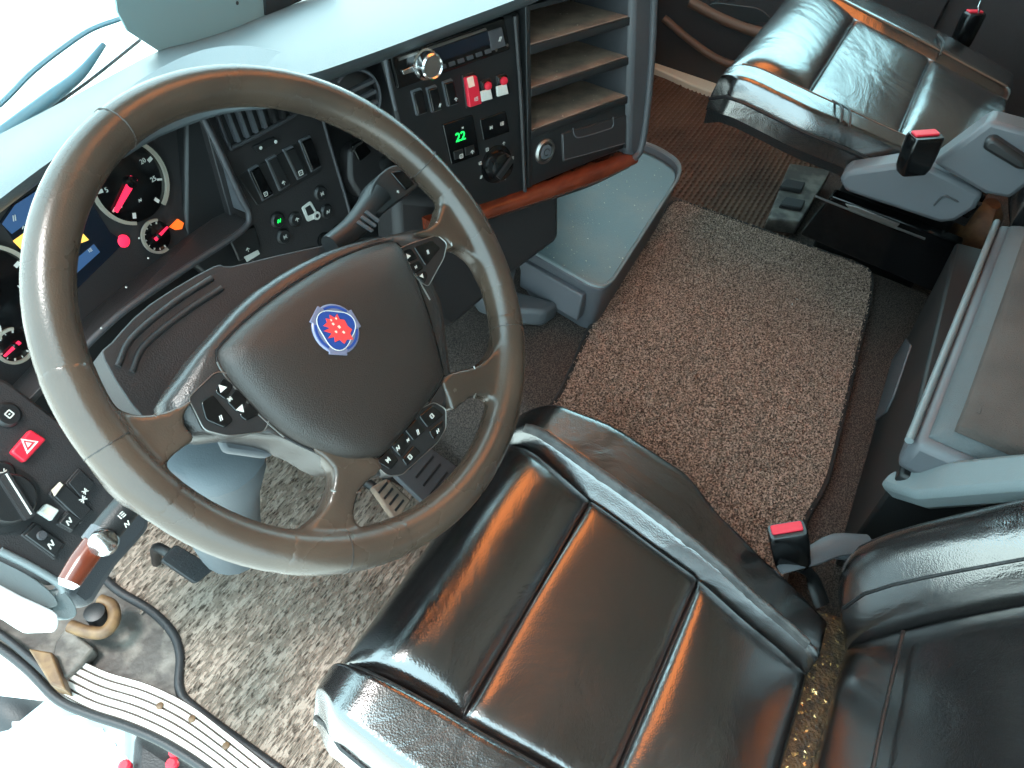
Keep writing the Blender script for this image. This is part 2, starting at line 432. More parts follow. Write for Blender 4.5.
# =================================================================== STEERING WHEEL
TW = math.radians(49.34)
WH = Plane((0, 0, .80), (1, 0, 0), V((0, math.sin(TW), math.cos(TW))))
sw = thing('steering_wheel', 'large four-spoke steering wheel with worn brown-grey leather rim and blue crest', 'steering wheel', WH.p0)
RC = .2088
vs_ = []; fs = []; NS, NT = 96, 16
for i in range(NS):
    t = 2 * math.pi * i / NS
    for j in range(NT):
        q = 2 * math.pi * j / NT
        r = RC + .0175 * math.cos(q); vs_.append(WH.pt(r * math.cos(t), r * math.sin(t), .0188 * math.sin(q)))
for i in range(NS):
    for j in range(NT): fs.append([i * NT + j, ((i + 1) % NS) * NT + j, ((i + 1) % NS) * NT + (j + 1) % NT, i * NT + (j + 1) % NT])
rim = mk('rim', vs_, fs, 'rim', sw)
def ringseam(deg):
    t = math.radians(deg); vv = []
    for j in range(14):
        q = 2 * math.pi * j / 14; r = RC + .0178 * math.cos(q); vv.append(WH.pt(r * math.cos(t), r * math.sin(t), .0191 * math.sin(q)))
    return tube('stitched_seam', vv, .0006, 'hub', rim, 5, True, 1)
for dg in (172, 100, 12, 228, 318): ringseam(dg)
spokes = [
    [(206, 384), (188, 402), (152, 414), (122, 409), (98, 390), (64, 385), (98, 470), (140, 510), (163, 490), (166, 464), (184, 447), (196, 438), (184, 416)],
    [(412, 232), (426, 229), (439, 218), (446, 200), (478, 200), (503, 255), (492, 282), (478, 260), (462, 247), (452, 246), (446, 238), (430, 236)],
    [(444, 376), (478, 365), (494, 352), (503, 330), (522, 330), (520, 405), (505, 425), (498, 404), (486, 395), (470, 398), (454, 411), (449, 398)],
    [(312, 445), (334, 468), (333, 490), (322, 514), (298, 537), (320, 567), (400, 548), (376, 536), (360, 526), (356, 508), (363, 487), (384, 466), (360, 445)],
]
def remeshed(name, vs_, fs, mat, parent, vox=.0026, it=14):
    me = bpy.data.meshes.new(name); me.from_pydata([tuple(v) for v in vs_], [], fs); me.update()
    t = bpy.data.objects.new(name, me); COL.objects.link(t)
    r = t.modifiers.new('r', 'REMESH'); r.mode = 'VOXEL'; r.voxel_size = vox
    q = t.modifiers.new('q', 'SMOOTH'); q.factor = .5; q.iterations = it
    dg = bpy.context.evaluated_depsgraph_get(); m2 = bpy.data.meshes.new_from_object(t.evaluated_get(dg))
    bpy.data.objects.remove(t)
    o = link(name, m2, mat, None, True); centre(o)
    if parent: put(o, parent)
    return o
for k, s in enumerate(spokes):
    P = WH.off(.006)
    pts = spline([P.px(*q) for q in s], 3, True); m = len(pts); thk = .021
    vs_ = pts + [p - WH.n * thk for p in pts]
    fs = [list(range(m)), list(range(2 * m - 1, m - 1, -1))] + [[i, m + i, m + (i + 1) % m, (i + 1) % m] for i in range(m)]
    an = []
    for p in pts:
        d = p - WH.p0; u_, v_ = d.dot(WH.u), d.dot(WH.v)
        if math.hypot(u_, v_) > .178: an.append(math.atan2(v_, u_))
    am = math.atan2(sum(math.sin(x) for x in an), sum(math.cos(x) for x in an))
    df = [(x - am + math.pi) % (2 * math.pi) - math.pi for x in an]
    t0, t1 = am + min(df) - .05, am + max(df) + .05
    base = len(vs_); na, nb = 24, 14
    for i in range(na + 1):
        t = t0 + (t1 - t0) * i / na
        for j in range(nb):
            q = 2 * math.pi * j / nb; r = RC + .0183 * math.cos(q); vs_.append(WH.pt(r * math.cos(t), r * math.sin(t), .0196 * math.sin(q)))
    for i in range(na):
        for j in range(nb): fs.append([base + i * nb + j, base + (i + 1) * nb + j, base + (i + 1) * nb + (j + 1) % nb, base + i * nb + (j + 1) % nb])
    fs.append([base + j for j in range(nb)][::-1]); fs.append([base + na * nb + j for j in range(nb)])
    remeshed('spoke', vs_, fs, 'rim', sw)
# hub body, the driver's airbag cover and the trim line around it
HB = WH.off(-.012)
shell = [(158, 412), (176, 380), (204, 343), (252, 293), (320, 254), (385, 237), (428, 228), (447, 242), (440, 262), (430, 285), (440, 305), (446, 372), (450, 402), (392, 474), (356, 470), (330, 472), (286, 446), (228, 437), (188, 442)]
cover = [(216, 356), (226, 340), (250, 317), (290, 287), (340, 258), (384, 243), (398, 246), (410, 268), (428, 318), (441, 368), (441, 380), (420, 412), (390, 448), (376, 458), (345, 461), (312, 450), (284, 436), (256, 412), (228, 380)]
CV = WH.off(.002)
cpts = spline([CV.px(*q) for q in cover], 3, True)
# domed cover
cc = sum(cpts, V()) / len(cpts); rings = [[p - WH.n * .02 for p in cpts]]
for f, h in ((1, 0), (.985, .0035), (.955, .0075), (.90, .0115), (.80, .0145), (.6, .0165), (.3, .0172)):
    rings.append([cc + (p - cc) * f + WH.n * h for p in cpts])
hc = loft('airbag_cover', rings, 'hub', sw)
def radial(poly, k):
    out = []; c2 = [((p - cc).dot(WH.u), (p - cc).dot(WH.v)) for p in poly]
    for i in range(k):
        t = 2 * math.pi * i / k; dx, dy = math.cos(t), math.sin(t); best = .01
        for (x0, y0), (x1, y1) in zip(c2, c2[1:] + c2[:1]):
            ex_, ey_ = x1 - x0, y1 - y0; den = dx * ey_ - dy * ex_
            if abs(den) < 1e-12: continue
            q = (x0 * ey_ - y0 * ex_) / den; m = (x0 * dy - y0 * dx) / den
            if q > 0 and -1e-6 <= m <= 1 + 1e-6: best = max(best, q)
        out.append((dx, dy, best))
    return out
KS = 96
ro = radial(spline([HB.px(*q) for q in shell], 3, True), KS); ri = radial(cpts, KS)
def shell_ring(t, h):
    rr = []
    for (dx, dy, a), (_, _, b) in zip(ro, ri):
        a = max(a, b * 1.03); r = a + (b * 1.012 - a) * t; rr.append(cc + WH.u * dx * r + WH.v * dy * r + WH.n * h)
    return rr
loft('hub_shell', [shell_ring(.12, -.048), shell_ring(0, -.030), shell_ring(0, -.016), shell_ring(.08, -.008), shell_ring(.25, -.0025), shell_ring(.55, .0008), shell_ring(.97, .0012), shell_ring(1, -.004)], 'hubdark', sw)
tube('cover_edge_line', [p + WH.n * .0005 for p in cpts], .0011, 'black', sw, 6, True, 1, smooth_path=False)
tube('bright_edge', [CV.off(.001).px(*q) for q in [(217, 362), (228, 380), (256, 412), (284, 437)]], .0009, 'steel', sw, 6)
tube('bright_edge', [CV.off(.001).px(*q) for q in [(399, 247), (412, 268), (430, 300)]], .0009, 'steel', sw, 6)
# emblem
EM = WH.off(.0197)
ex, ey = EM.uv(336, 329)
em = disc('emblem', EM, ex, ey, -.002, [(.0222, 0), (.0222, .0022), (.0212, .003)], 'emblemsilver', sw, 32)
tri = []
for k in range(36):
    t = 2 * math.pi * k / 36; r = .0172 - .0022 * math.cos(3 * (t - math.radians(48))); tri.append(EM.pt(ex + r * math.cos(t), ey + r * math.sin(t), .0016))
prism('blue_field', tri, EM.n, .0008, 'blue', em, smooth=False)
tube('pale_line', [p + EM.n * .0001 for p in tri], .0004, 'whitemark', em, 5, True, 1, smooth_path=False)
for d in (48, 168, 288): arc('blue_arc', EM, ex, ey, .0009, .0192, .0022, d - 34, d + 34, 'blue', em, .0005, 12)
rt = math.radians(-32)
def e2(a, b): return EM.pt(ex + a * math.cos(rt) - b * math.sin(rt), ey + a * math.sin(rt) + b * math.cos(rt), 0)
for k in range(3):
    d = k * 120 + 108; t = math.radians(d)
    q = [(ex + .0215 * math.cos(t + e) * f, ey + .0215 * math.sin(t + e) * f) for e, f in ((-.40, .97), (-.36, 1.14), (.36, 1.14), (.40, .97))]
    prism('crank_arm', [EM.pt(x, y, .0012) for x, y in q], EM.n, .002, 'emblemsilver', em, bevel=.0006)
# griffin head: beak to the left, crown above, ragged neck
gr = [(-.011, .003), (-.007, .0055), (-.0075, .0085), (-.004, .0075), (-.0035, .011), (0, .0085), (.003, .0112), (.004, .007), (.008, .006), (.0095, .001), (.0125, -.002), (.010, -.005), (.0115, -.010), (.006, -.0095), (.003, -.0125), (.0, -.009), (-.0045, -.0105), (-.004, -.0065), (-.0095, -.007), (-.0055, -.0035), (-.0115, -.001), (-.006, .0008)]
prism('griffin', [e2(a * 1.12, b * 1.12) + EM.n * .0022 for a, b in gr], EM.n, .0006, 'griffin', em, smooth=False)
for a, b, s in ((-.003, .004, .0013), (.002, .001, .0016), (.005, -.004, .0014), (-.002, -.003, .0012), (-.004, .0075, .001), (.001, .0085, .001)):
    prism('feather', [e2(a - s, b + s * .4) + EM.n * .0027, e2(a + s * .2, b + s) + EM.n * .0027, e2(a + s, b - s * .4) + EM.n * .0027, e2(a, b - s) + EM.n * .0027], EM.n, .0004, 'griffin2', em, smooth=False)
# buttons on the hub
def buttons(frame, cells, marks):
    P = WH.off(.0034)
    bp_ = trace('button_panel', frame, P, .016, 'black', sw, .001, r=.004)
    tube('pale_outline', rounded([P.off(.0004).px(*q) for q in frame], .004, 3), .0005, 'steel', bp_, 5, True, 1, smooth_path=False)
    for c in cells: trace('button', c, P.off(.0014), .003, 'gloss', bp_, .0008, r=.0025)
    for (x, y, kind, s) in marks:
        Q = P.off(.0016); a, b = Q.uv(x, y)
        if kind == 't':
            prism('icon', [Q.pt(a - s, b - s * .6), Q.pt(a + s, b - s * .6), Q.pt(a, b + s)], Q.n, .0004, 'whitemark', bp_, smooth=False)
        elif kind == 'd':
            prism('icon', [Q.pt(a - s, b + s * .6), Q.pt(a + s, b + s * .6), Q.pt(a, b - s)], Q.n, .0004, 'whitemark', bp_, smooth=False)
        else:
            text('icon', kind, Q, a, b, -.0002, s, 'whitemark', bp_)
buttons([(188, 398), (215, 372), (226, 372), (270, 420), (264, 432), (228, 436), (204, 430)],
        [[(201, 402), (213, 394), (234, 420), (225, 428), (206, 420)], [(215, 392), (223, 377), (234, 385), (226, 400)], [(227, 402), (236, 388), (248, 400), (238, 413)], [(239, 415), (249, 402), (260, 414), (246, 421)]],
        [(222, 388, 't', .0035), (230, 399, '+ ++', .006), (241, 409, 'd', .0035), (221, 418, 'OK', .007)])
buttons([(396, 250), (412, 243), (437, 235), (447, 243), (444, 258), (428, 287), (418, 280)],
        [[(400, 252), (411, 248), (418, 258), (407, 263)], [(408, 265), (419, 260), (424, 268), (415, 274)], [(416, 276), (425, 270), (428, 275), (425, 283)], [(414, 247), (432, 240), (441, 248), (426, 266)]],
        [(408, 256, 't', .003), (428, 252, 'OK', .007), (416, 267, '++', .006), (422, 276, 'd', .0025)])
buttons([(372, 462), (388, 442), (420, 409), (434, 402), (446, 409), (446, 428), (438, 442), (402, 475), (388, 476)],
        [[(376, 461), (390, 448), (399, 460), (391, 470)], [(391, 446), (404, 432), (412, 442), (401, 457)], [(405, 430), (417, 418), (426, 430), (414, 441)], [(419, 416), (433, 405), (444, 415), (428, 428)], [(402, 459), (414, 445), (421, 452), (407, 466)], [(429, 431), (444, 419), (443, 428), (434, 440)]],
        [(388, 460, 'M', .008), (398, 448, '<>', .008), (408, 440, 'V', .006), (418, 432, '@', .008), (432, 416, '+++', .007), (410, 457, '-', .007), (438, 431, '>', .007)])
for q in ([(376, 455), (400, 428), (428, 402)],):
    tube('dotted_bright_line', [WH.off(.003).px(*p) for p in q], .0009, 'steel', sw, 6)
for q in ([(154, 414), (172, 432), (180, 446)], [(436, 222), (448, 232), (452, 246)], [(331, 490), (345, 494), (360, 492)], [(474, 366), (478, 382), (474, 398)]):
    tube('spoke_seam', [WH.off(.0045).px(*p) for p in q], .001, 'steel', sw, 6)

# =================================================================== STEERING COLUMN
SH = WH.off(-.075)
colm = thing('steering_column', 'dark ribbed shroud and grey boot of the column below the wheel', 'steering column', WH.pt(0, 0, -.1))
sp = spline([SH.px(*q) for q in [(104, 360), (112, 342), (150, 304), (214, 266), (232, 266), (300, 250), (380, 236), (410, 250), (300, 360), (200, 430), (150, 425)]], 3, True)
prism('shroud', sp, WH.n, .10, 'dashdark', colm, bevel=.010, taper=.96)
for q in ([(132, 372), (145, 345), (185, 312), (222, 288)], [(118, 366), (132, 338), (172, 304), (212, 278)]):
    tube('shroud_rib', [SH.off(.001).px(*p) for p in q], .0028, 'dashdark', colm, 8)
c0 = V((.03, .115, .625)); ax = V((-.02, .30, -.42)).normalized()
def circ(c, ax, r, n=20, e=1.):
    a = ax.orthogonal().normalized(); a = V((1, 0, 0)) - ax * ax.x; a.normalize(); b = ax.cross(a)
    return [c + a * math.cos(2 * math.pi * j / n) * r + b * math.sin(2 * math.pi * j / n) * r * e for j in range(n)]
BO = [(208, 448, .60, .052), (212, 462, .55, .058), (214, 490, .42, .056), (222, 520, .30, .052), (232, 545, .15, .05)]
rings = []
for x, y, z, r in BO:
    c = onz(x, y, z); rings.append(circ(c, V((0, .25, -1)).normalized(), r))
loft('boot', rings, 'bootgrey', colm)
tb = onz(208, 450, .605)
loft('boot_collar', [circ(tb + V((0, 0, d)), V((0, .25, -1)).normalized(), r) for d, r in ((0, .054), (.012, .062), (.026, .058), (.034, .04))], 'bootgrey', colm)
trace('cover_tongue', [(216, 432), (262, 436), (285, 447), (268, 458), (225, 452)], WH.off(-.045), .01, 'grey', colm, .004)

# right stalk (fat paddle head)
st1 = thing('control_stalk', 'thick dark control stalk with flared ribbed head right of the column', 'stalk', SH.px(350, 232))
A = WH.off(-.055)
q = [A.px(330, 246), A.px(352, 229), A.px(368, 210), A.px(378, 196)]
tube('stem', q, [.011, .0125, .014, .016], 'black', st1, 14)
head = [(370, 208), (372, 186), (382, 172), (394, 165), (404, 168), (418, 184), (412, 192), (392, 206), (382, 214)]
prism('head', spline([A.off(.012).px(*p) for p in head], 3, True), WH.n, .030, 'black', st1, bevel=.008)
trace('ribbed_grip', [(391, 172), (402, 170), (415, 184), (406, 190)], A.off(.0135), .004, 'gloss', st1, .001)
for k in range(3):
    trace('ring_groove', [(357 + k * 4, 222 - k * 5), (372 + k * 3, 232 - k * 5), (374 + k * 3, 230 - k * 5), (359 + k * 4, 220 - k * 5)], A.off(.0145), .002, 'grey', st1)
text('icon', 'O', A.off(.0125), *A.off(.0125).uv(398, 192), 0, .006, 'whitemark', st1)

# left stalk with wood-brown end
st2 = thing('control_stalk', 'slim stalk with silver knob and reddish brown end left of the wheel', 'stalk', WH.off(-.07).px(120, 512))
A2 = WH.off(-.085)
tube('stem', [A2.px(150, 480), A2.px(120, 514), A2.px(104, 534)], [.011, .0115, .0115], 'black', st2, 14)
tube('brown_end', [A2.px(96, 543), A2.px(82, 562), A2.px(69, 582)], [.0095, .0095, .0085], 'wood', st2, 14)
tube('metal_ring', [A2.px(105, 533), A2.px(95, 545)], [.0125, .012], 'grey', st2, 14, smooth_path=False)
tube('end_cap', [A2.px(69, 582), A2.px(66, 587)], [.0085, .006], 'chrome', st2, 12, smooth_path=False)
kn = Plane(A2.off(.012).px(104, 542), WH.u, WH.v)
disc('silver_knob', kn, 0, 0, 0, [(.010, -.008), (.011, 0), (.0085, .006), (.004, .008)], 'chrome', st2, 18)
text('icon', '0', A2.off(.0122), *A2.off(.0122).uv(122, 515), 0, .008, 'whitemark', st2)
text('icon', '8', A2.off(.0122), *A2.off(.0122).uv(127, 524), 0, .008, 'whitemark', st2)

# =================================================================== DASHBOARD BODY
CL = turned((0, .40, .80), 0, 20)
SR = turned((.20, .36, .80), 11, 15)
r0 = ray(450, 50).normalized()
ST = turned(CAM + r0 * 1.02, 21, 11)
SL = turned((-.18, .25, .61), -13.5, 38)
dash = thing('dashboard', 'grey moulded dashboard with a pale sunlit top under the windscreen', 'dashboard', (.3, .4, .5))
# top pad: from the front lip to the foot of the windscreen
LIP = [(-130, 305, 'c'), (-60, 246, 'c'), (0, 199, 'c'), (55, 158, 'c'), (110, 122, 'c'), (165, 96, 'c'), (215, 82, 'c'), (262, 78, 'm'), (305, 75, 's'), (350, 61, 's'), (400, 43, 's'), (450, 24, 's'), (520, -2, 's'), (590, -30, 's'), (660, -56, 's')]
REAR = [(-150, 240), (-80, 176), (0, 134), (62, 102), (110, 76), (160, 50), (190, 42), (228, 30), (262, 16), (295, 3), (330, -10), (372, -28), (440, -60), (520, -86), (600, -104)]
def lip_pt(x, y, k, d=0):
    if k == 'c': return Plane((0, .335 + d, .8), (1, 0, 0), (0, 0, 1)).px(x, y)
    if k == 's': return ST.off(.022 - d).px(x, y)
    return (Plane((0, .335, .8), (1, 0, 0), (0, 0, 1)).px(x, y) + ST.off(.022).px(x, y)) / 2
lip = spline([lip_pt(*l) for l in LIP], 4)
rear = spline([ony(x, y, .63) for x, y in REAR], 4)
nx = len(lip); NYD = 10; vs_ = []; fs = []
for i in range(nx):
    a, b = lip[i], rear[i]
    row = []
    for j in range(NYD + 1):
        t = j / NYD; p = a.lerp(b, t); p.z += .012 * math.sin(math.pi * min(1, t * 1.15)) ** .7 * (1 - t) if 0 < t < 1 else 0
        row.append(p)
    front = [a + V((0, .004, -.012)), a + V((0, .016, -.024))]
    vs_ += [a + V((0, .07, -.05)), front[1], front[0]] + row + [b + V((0, .0, -.10))]
W_ = NYD + 5
for i in range(nx - 1):
    for j in range(W_ - 1): fs.append([i * W_ + j, (i + 1) * W_ + j, (i + 1) * W_ + j + 1, i * W_ + j + 1])
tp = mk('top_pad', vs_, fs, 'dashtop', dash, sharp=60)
# raised cluster hood rolling over the instruments, ending in a curved shoulder
hood_px = [(60, 150), (100, 116), (140, 84), (190, 58), (235, 49), (280, 54), (304, 65), (311, 80), (270, 84), (215, 90), (150, 112), (100, 140)]
HPn = Plane((0, .345, .808), (1, 0, 0), (0, .27, -.055))
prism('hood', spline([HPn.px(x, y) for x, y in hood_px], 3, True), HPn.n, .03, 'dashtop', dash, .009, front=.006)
# dark fascia wall behind the panels and knee bolster
prism('fascia', [CL.off(-.03).px(*q) for q in [(-120, 300), (-60, 235), (0, 190), (110, 118), (215, 78), (330, 90), (360, 250), (240, 300), (110, 400), (0, 470), (-80, 480)]], CL.n, .10, 'black', dash, .01)
prism('fascia', [SR.off(-.012).px(*q) for q in [(185, 95), (300, 62), (400, 40), (400, 245), (330, 262), (240, 300), (185, 260)]], SR.n, .12, 'black', dash, .005)
prism('knee_panel', [ST.off(-.03).px(*q) for q in [(395, 195), (500, 205), (560, 190), (560, 240), (520, 270), (450, 330), (400, 300)]], ST.n, .06, 'dashdark', dash, .012)
wbox('passenger_fascia', .98, 1.90, .44, .62, .20, .60, 'dashdark', dash, .02)
K2 = ST.off(-.05)
prism('lower_panel', [K2.px(*q) for q in [(478, 218), (527, 205), (530, 250), (520, 262), (512, 300), (485, 292), (470, 270)]], ST.n, .04, 'grey', dash, .010)
prism('foot_bracket', [onz(*q, .33) for q in [(470, 285), (515, 290), (560, 302), (545, 312), (515, 310), (480, 298)]], (0, 0, 1), .04, 'grey', dash, .008)
prism('knee_panel', [SL.off(-.05).px(*q) for q in [(128, 496), (152, 512), (150, 530), (118, 566), (96, 602), (84, 610), (66, 596), (100, 545)]], SL.n, .05, 'dash', dash, .008)
disc('screw', K2, *K2.uv(520, 216), 0, [(.006, 0), (.006, .003), (.003, .004)], 'steel', dash, 12)

# =================================================================== INSTRUMENT CLUSTER
ic = thing('instrument_cluster', 'instrument cluster with lit red needles and a blue info display', 'instrument panel', CL.p0)
trace('face', [(-60, 300), (-20, 205), (20, 180), (150, 105), (195, 112), (232, 212), (110, 298), (60, 345), (10, 410), (-60, 420)], CL, .03, 'dashdark', ic)
# hood inner walls
def wall4(name, pix, d0, d1, mat):
    a = [CL.off(d0).px(*p) for p in pix]
    return a
FR = CL.off(.055)
ur, ub = CL.uv(196, 112); lr, lb = CL.uv(226, 206)
fr_ = [FR.px(190, 92), FR.px(249, 215)]
bk_ = [CL.px(192, 110), CL.px(222, 204)]
mk('hood_side', [bk_[0], bk_[1], fr_[1], fr_[0]] + [p + V((.012, .006, 0)) for p in (bk_[0], bk_[1], fr_[1], fr_[0])],
   [[0, 1, 2, 3], [7, 6, 5, 4], [0, 4, 5, 1], [1, 5, 6, 2], [2, 6, 7, 3], [3, 7, 4, 0]], 'grey', ic, False, .003)
lo_b = [CL.px(224, 206), CL.px(110, 296), CL.px(40, 355), CL.px(-30, 430)]
lo_f = [FR.px(250, 222), FR.px(118, 312), FR.px(60, 368), FR.px(-10, 440)]
vv = lo_b + lo_f + [p + V((0, .004, -.014)) for p in lo_b + lo_f]
ff = []
for i in range(3):
    ff += [[i, i + 1, 5 + i, 4 + i], [8 + i, 12 + i, 13 + i, 9 + i], [4 + i, 5 + i, 13 + i, 12 + i], [i, 8 + i, 9 + i, i + 1]]
ff += [[0, 4, 12, 8], [3, 11, 15, 7]]
mk('hood_ledge', vv, ff, 'dashdark', ic, False, .003)
tube('hood_lip', [FR.px(*q) for q in [(188, 90), (214, 140), (240, 196), (249, 216), (240, 232), (180, 272), (118, 316), (60, 372)]], .004, 'dash', ic, 8)
for q in ((147, 258), (125, 287), (100, 328), (187, 282), (138, 238)):
    disc('dust_dot', FR, *FR.uv(*q), .002, [(.0012, 0), (.0008, .001)], 'whitemark', ic, 6)
def gauge(cxp, cyp, r, a0, a1, needle, nlen, ringw=.004, nums=(), tail=.006):
    a, b = CL.uv(cxp, cyp)
    g = disc('gauge', CL, a, b, 0, [(r, 0), (r, .003), (r * .96, .0035)], 'gloss', ic, 36)
    arc('ring', CL, a, b, .003, r * 1.02, ringw, a0, a1, 'silver', g, .004, 40)
    n = 9
    for i in range(n):
        t = math.radians(a0 + (a1 - a0) * i / (n - 1)); rr = r * .90
        bar('tick', CL, a + rr * math.cos(t), b + rr * math.sin(t), a + (rr - r * .14) * math.cos(t), b + (rr - r * .14) * math.sin(t), r * (.05 if i % 2 else .09), .0036, .0006, 'whitemark', g)
    for s, d in nums:
        t = math.radians(d); text('numeral', s, CL, a + r * .66 * math.cos(t), b + r * .66 * math.sin(t), .0038, r * .17, 'whitemark', g)
    t = math.radians(needle)
    nd = bar('needle', CL, a - tail * math.cos(t), b - tail * math.sin(t), a + nlen * math.cos(t), b + nlen * math.sin(t), r * .20, .006, .002, 'redlit', g, r * .10)
    disc('needle_hub', CL, a, b, .004, [(r * .15, 0), (r * .15, .004), (r * .1, .005)], 'gloss', g, 16)
    return g
gauge(128, 182, .046, -60, 245, 208, .040, .004, (('0', 215), ('5', 170), ('10', 120), ('15', 70), ('20', 25), ('25', -20)))
gauge(155, 236, .019, 60, 280, 12, .017, .003)
gauge(-10, 292, .046, -60, 245, 60, .040, .004, (('20', 215), ('60', 150), ('90', 60), ('120', -20)))
gauge(12, 345, .018, 60, 300, 190, .015, .003)
text('gauge_text', 'x100 rpm', CL, *CL.uv(138, 200), .004, .008, 'whitemark', ic)
# info display between the gauges
sc = trace('display', [(8, 232), (0, 222), (12, 205), (70, 168), (110, 232), (125, 242), (70, 296), (55, 305)], CL, .002, 'screendark', ic, front=.0015)
trace('display_band', [(2, 224), (15, 205), (60, 176), (70, 192), (12, 234)], CL.off(.002), .0006, 'screen', sc)
trace('display_band', [(70, 264), (94, 244), (100, 252), (76, 274)], CL.off(.002), .0006, 'screen', sc)
trace('warning_triangle', [(76, 245), (80, 230), (89, 240)], CL.off(.0022), .0008, 'amber', sc)
trace('warning_block', [(13, 241), (48, 216), (70, 240), (30, 258)], CL.off(.0022), .0008, 'amber', sc)
for (x, y, s, t_) in ((14, 218, .010, '12:45'), (24, 228, .008, '1'), (90, 250, .007, 'km')):
    text('display_text', t_, CL.off(.0024), *CL.off(.0024).uv(x, y), .0005, s, 'whitemark', sc)
disc('warning_lamp', CL, *CL.uv(123, 241), .0, [(.0075, 0), (.0075, .002), (.006, .003)], 'redlit', ic, 16)
trace('warning_lamp', [(170, 227), (178, 219), (184, 223), (182, 229), (176, 230)], CL.off(.003), .002, 'orange', ic)
disc('warning_lamp', CL, *CL.uv(165, 262), 0, [(.005, 0), (.005, .001)], 'redmark', ic, 10)

# =================================================================== RIGHT SWITCH PANEL (between cluster and centre stack)
sp_ = thing('switch_panel', 'dark panel with air vent and rocker switches right of the instruments', 'switch panel', SR.px(280, 180))
trace('panel', [(200, 108), (302, 80), (322, 112), (357, 236), (300, 250), (258, 268), (235, 232)], SR, .02, 'dashdark', sp_, .003, r=.004)
# vent: frame with five slats
vent = trace('vent', [(214, 112), (222, 140), (232, 148), (296, 112), (296, 100), (280, 92)], SR.off(.001), .004, 'black', sp_, .002, r=.006)
tube('vent_frame', [SR.off(.004).px(*q) for q in [(216, 112), (229, 145), (238, 145), (292, 116), (297, 106), (286, 94)]], .0028, 'dash', vent, 8)
for k in range(7):
    x = 222 + k * 10.5; y = 106 - k * 3.0
    x1 = 236 + k * 9.0; y1 = 141 - k * 4.6
    bar('slat', SR.off(.002), *SR.off(.002).uv(x, y), *SR.off(.002).uv(x1, y1), .0045, 0, .008, 'grey' if k < 4 else 'dashdark', vent)
trace('vent_wheel', [(254, 147), (274, 137), (280, 142), (259, 153)], SR.off(.006), .006, 'black', sp_, .001)
for q in ((258, 147), (273, 141)): disc('wheel_mark', SR, *SR.uv(*q), .0062, [(.0025, 0), (.002, .0008)], 'whitemark', sp_, 8)
trace('switch_frame', [(238, 176), (305, 140), (322, 172), (258, 206)], SR.off(.002), .003, 'black', sp_, .001, r=.003)
def rocker(P, quad, parent, mark=None, mpx=None, msize=.008, mat='gloss', frame='grey', h=.006):
    c = [P.px(*q) for q in quad]; k = sum(c, V()) / 4
    f = prism('switch', [k + (p - k) * 1.14 + P.n * .003 for p in c], P.n, .006, frame, parent, .001, r=.002)
    o = prism('rocker', [p + P.n * h for p in c], P.n, .008, mat, f, .0015, r=.002)
    if mark:
        a, b = P.uv(*mpx); text('icon', mark, P, a, b, h + .0003, msize, 'whitemark', f)
    return f
rocker(SR, [(248, 171), (257, 166), (271, 193), (261, 199)], sp_, 'W', (263, 193), .010)
rocker(SR, [(266, 161), (275, 156), (288, 183), (278, 189)], sp_, '=', (281, 182), .010, 'black')
rocker(SR, [(283, 151), (292, 147), (305, 173), (296, 178)], sp_, 'o', (298, 172), .012, 'black')
rocker(SR, [(299, 142), (309, 137), (319, 165), (310, 170)], sp_)
def knobbutton(P, x, y, s, parent, r=.010, mat='whitemark'):
    a, b = P.uv(x, y)
    d = disc('push_button', P, a, b, 0, [(r * 1.15, 0), (r * 1.15, .002), (r, .004), (r * .9, .005)], 'black', parent, 20)
    text('icon', s, P, a, b, .0052, r * 1.1, mat, d)
    return d
for x, y, s in ((277, 220, 'v^'), (295, 219, '%'), (320, 193, '#'), (326, 211, 'z'), (283, 236, '#x')): knobbutton(SR, x, y, s, sp_, .0095, 'greenlit' if s[0] == 'v' else 'whitemark')
# seat-heater style pictogram block
pg = trace('pictogram', [(302, 208), (311, 201), (320, 217), (308, 222)], SR.off(.003), .003, 'whitemark', sp_, .0008, r=.003)
trace('pictogram_gap', [(305, 208), (310, 205), (315, 213), (308, 216)], SR.off(.0034), .0005, 'black', pg)
disc('pictogram_ring', SR, *SR.uv(315, 215), .003, [(.006, 0), (.006, .002)], 'whitemark', pg, 14)
disc('pictogram_dot', SR, *SR.uv(315, 215), .005, [(.003, 0), (.003, .0004)], 'black', pg, 10)
for q in ((324, 240), (338, 232)): disc('socket', SR, *SR.uv(*q), 0, [(.012, 0), (.012, .003), (.009, .003), (.008, .001)], 'gloss', sp_, 18)
trace('plate', [(228, 236), (255, 226), (262, 248), (240, 262)], SR.off(.004), .006, 'black', sp_, .002)
text('plate_text', '//-', SR, *SR.uv(246, 249), .0046, .010, 'whitemark', sp_, 10)
trace('plate_bar', [(244, 257), (258, 250), (260, 254), (247, 262)], SR.off(.0048), .0005, 'whitemark', sp_)
tube('divider', [SR.off(.003).px(*q) for q in [(318, 100), (330, 145), (345, 195), (357, 240)]], .0025, 'dash', sp_, 8)

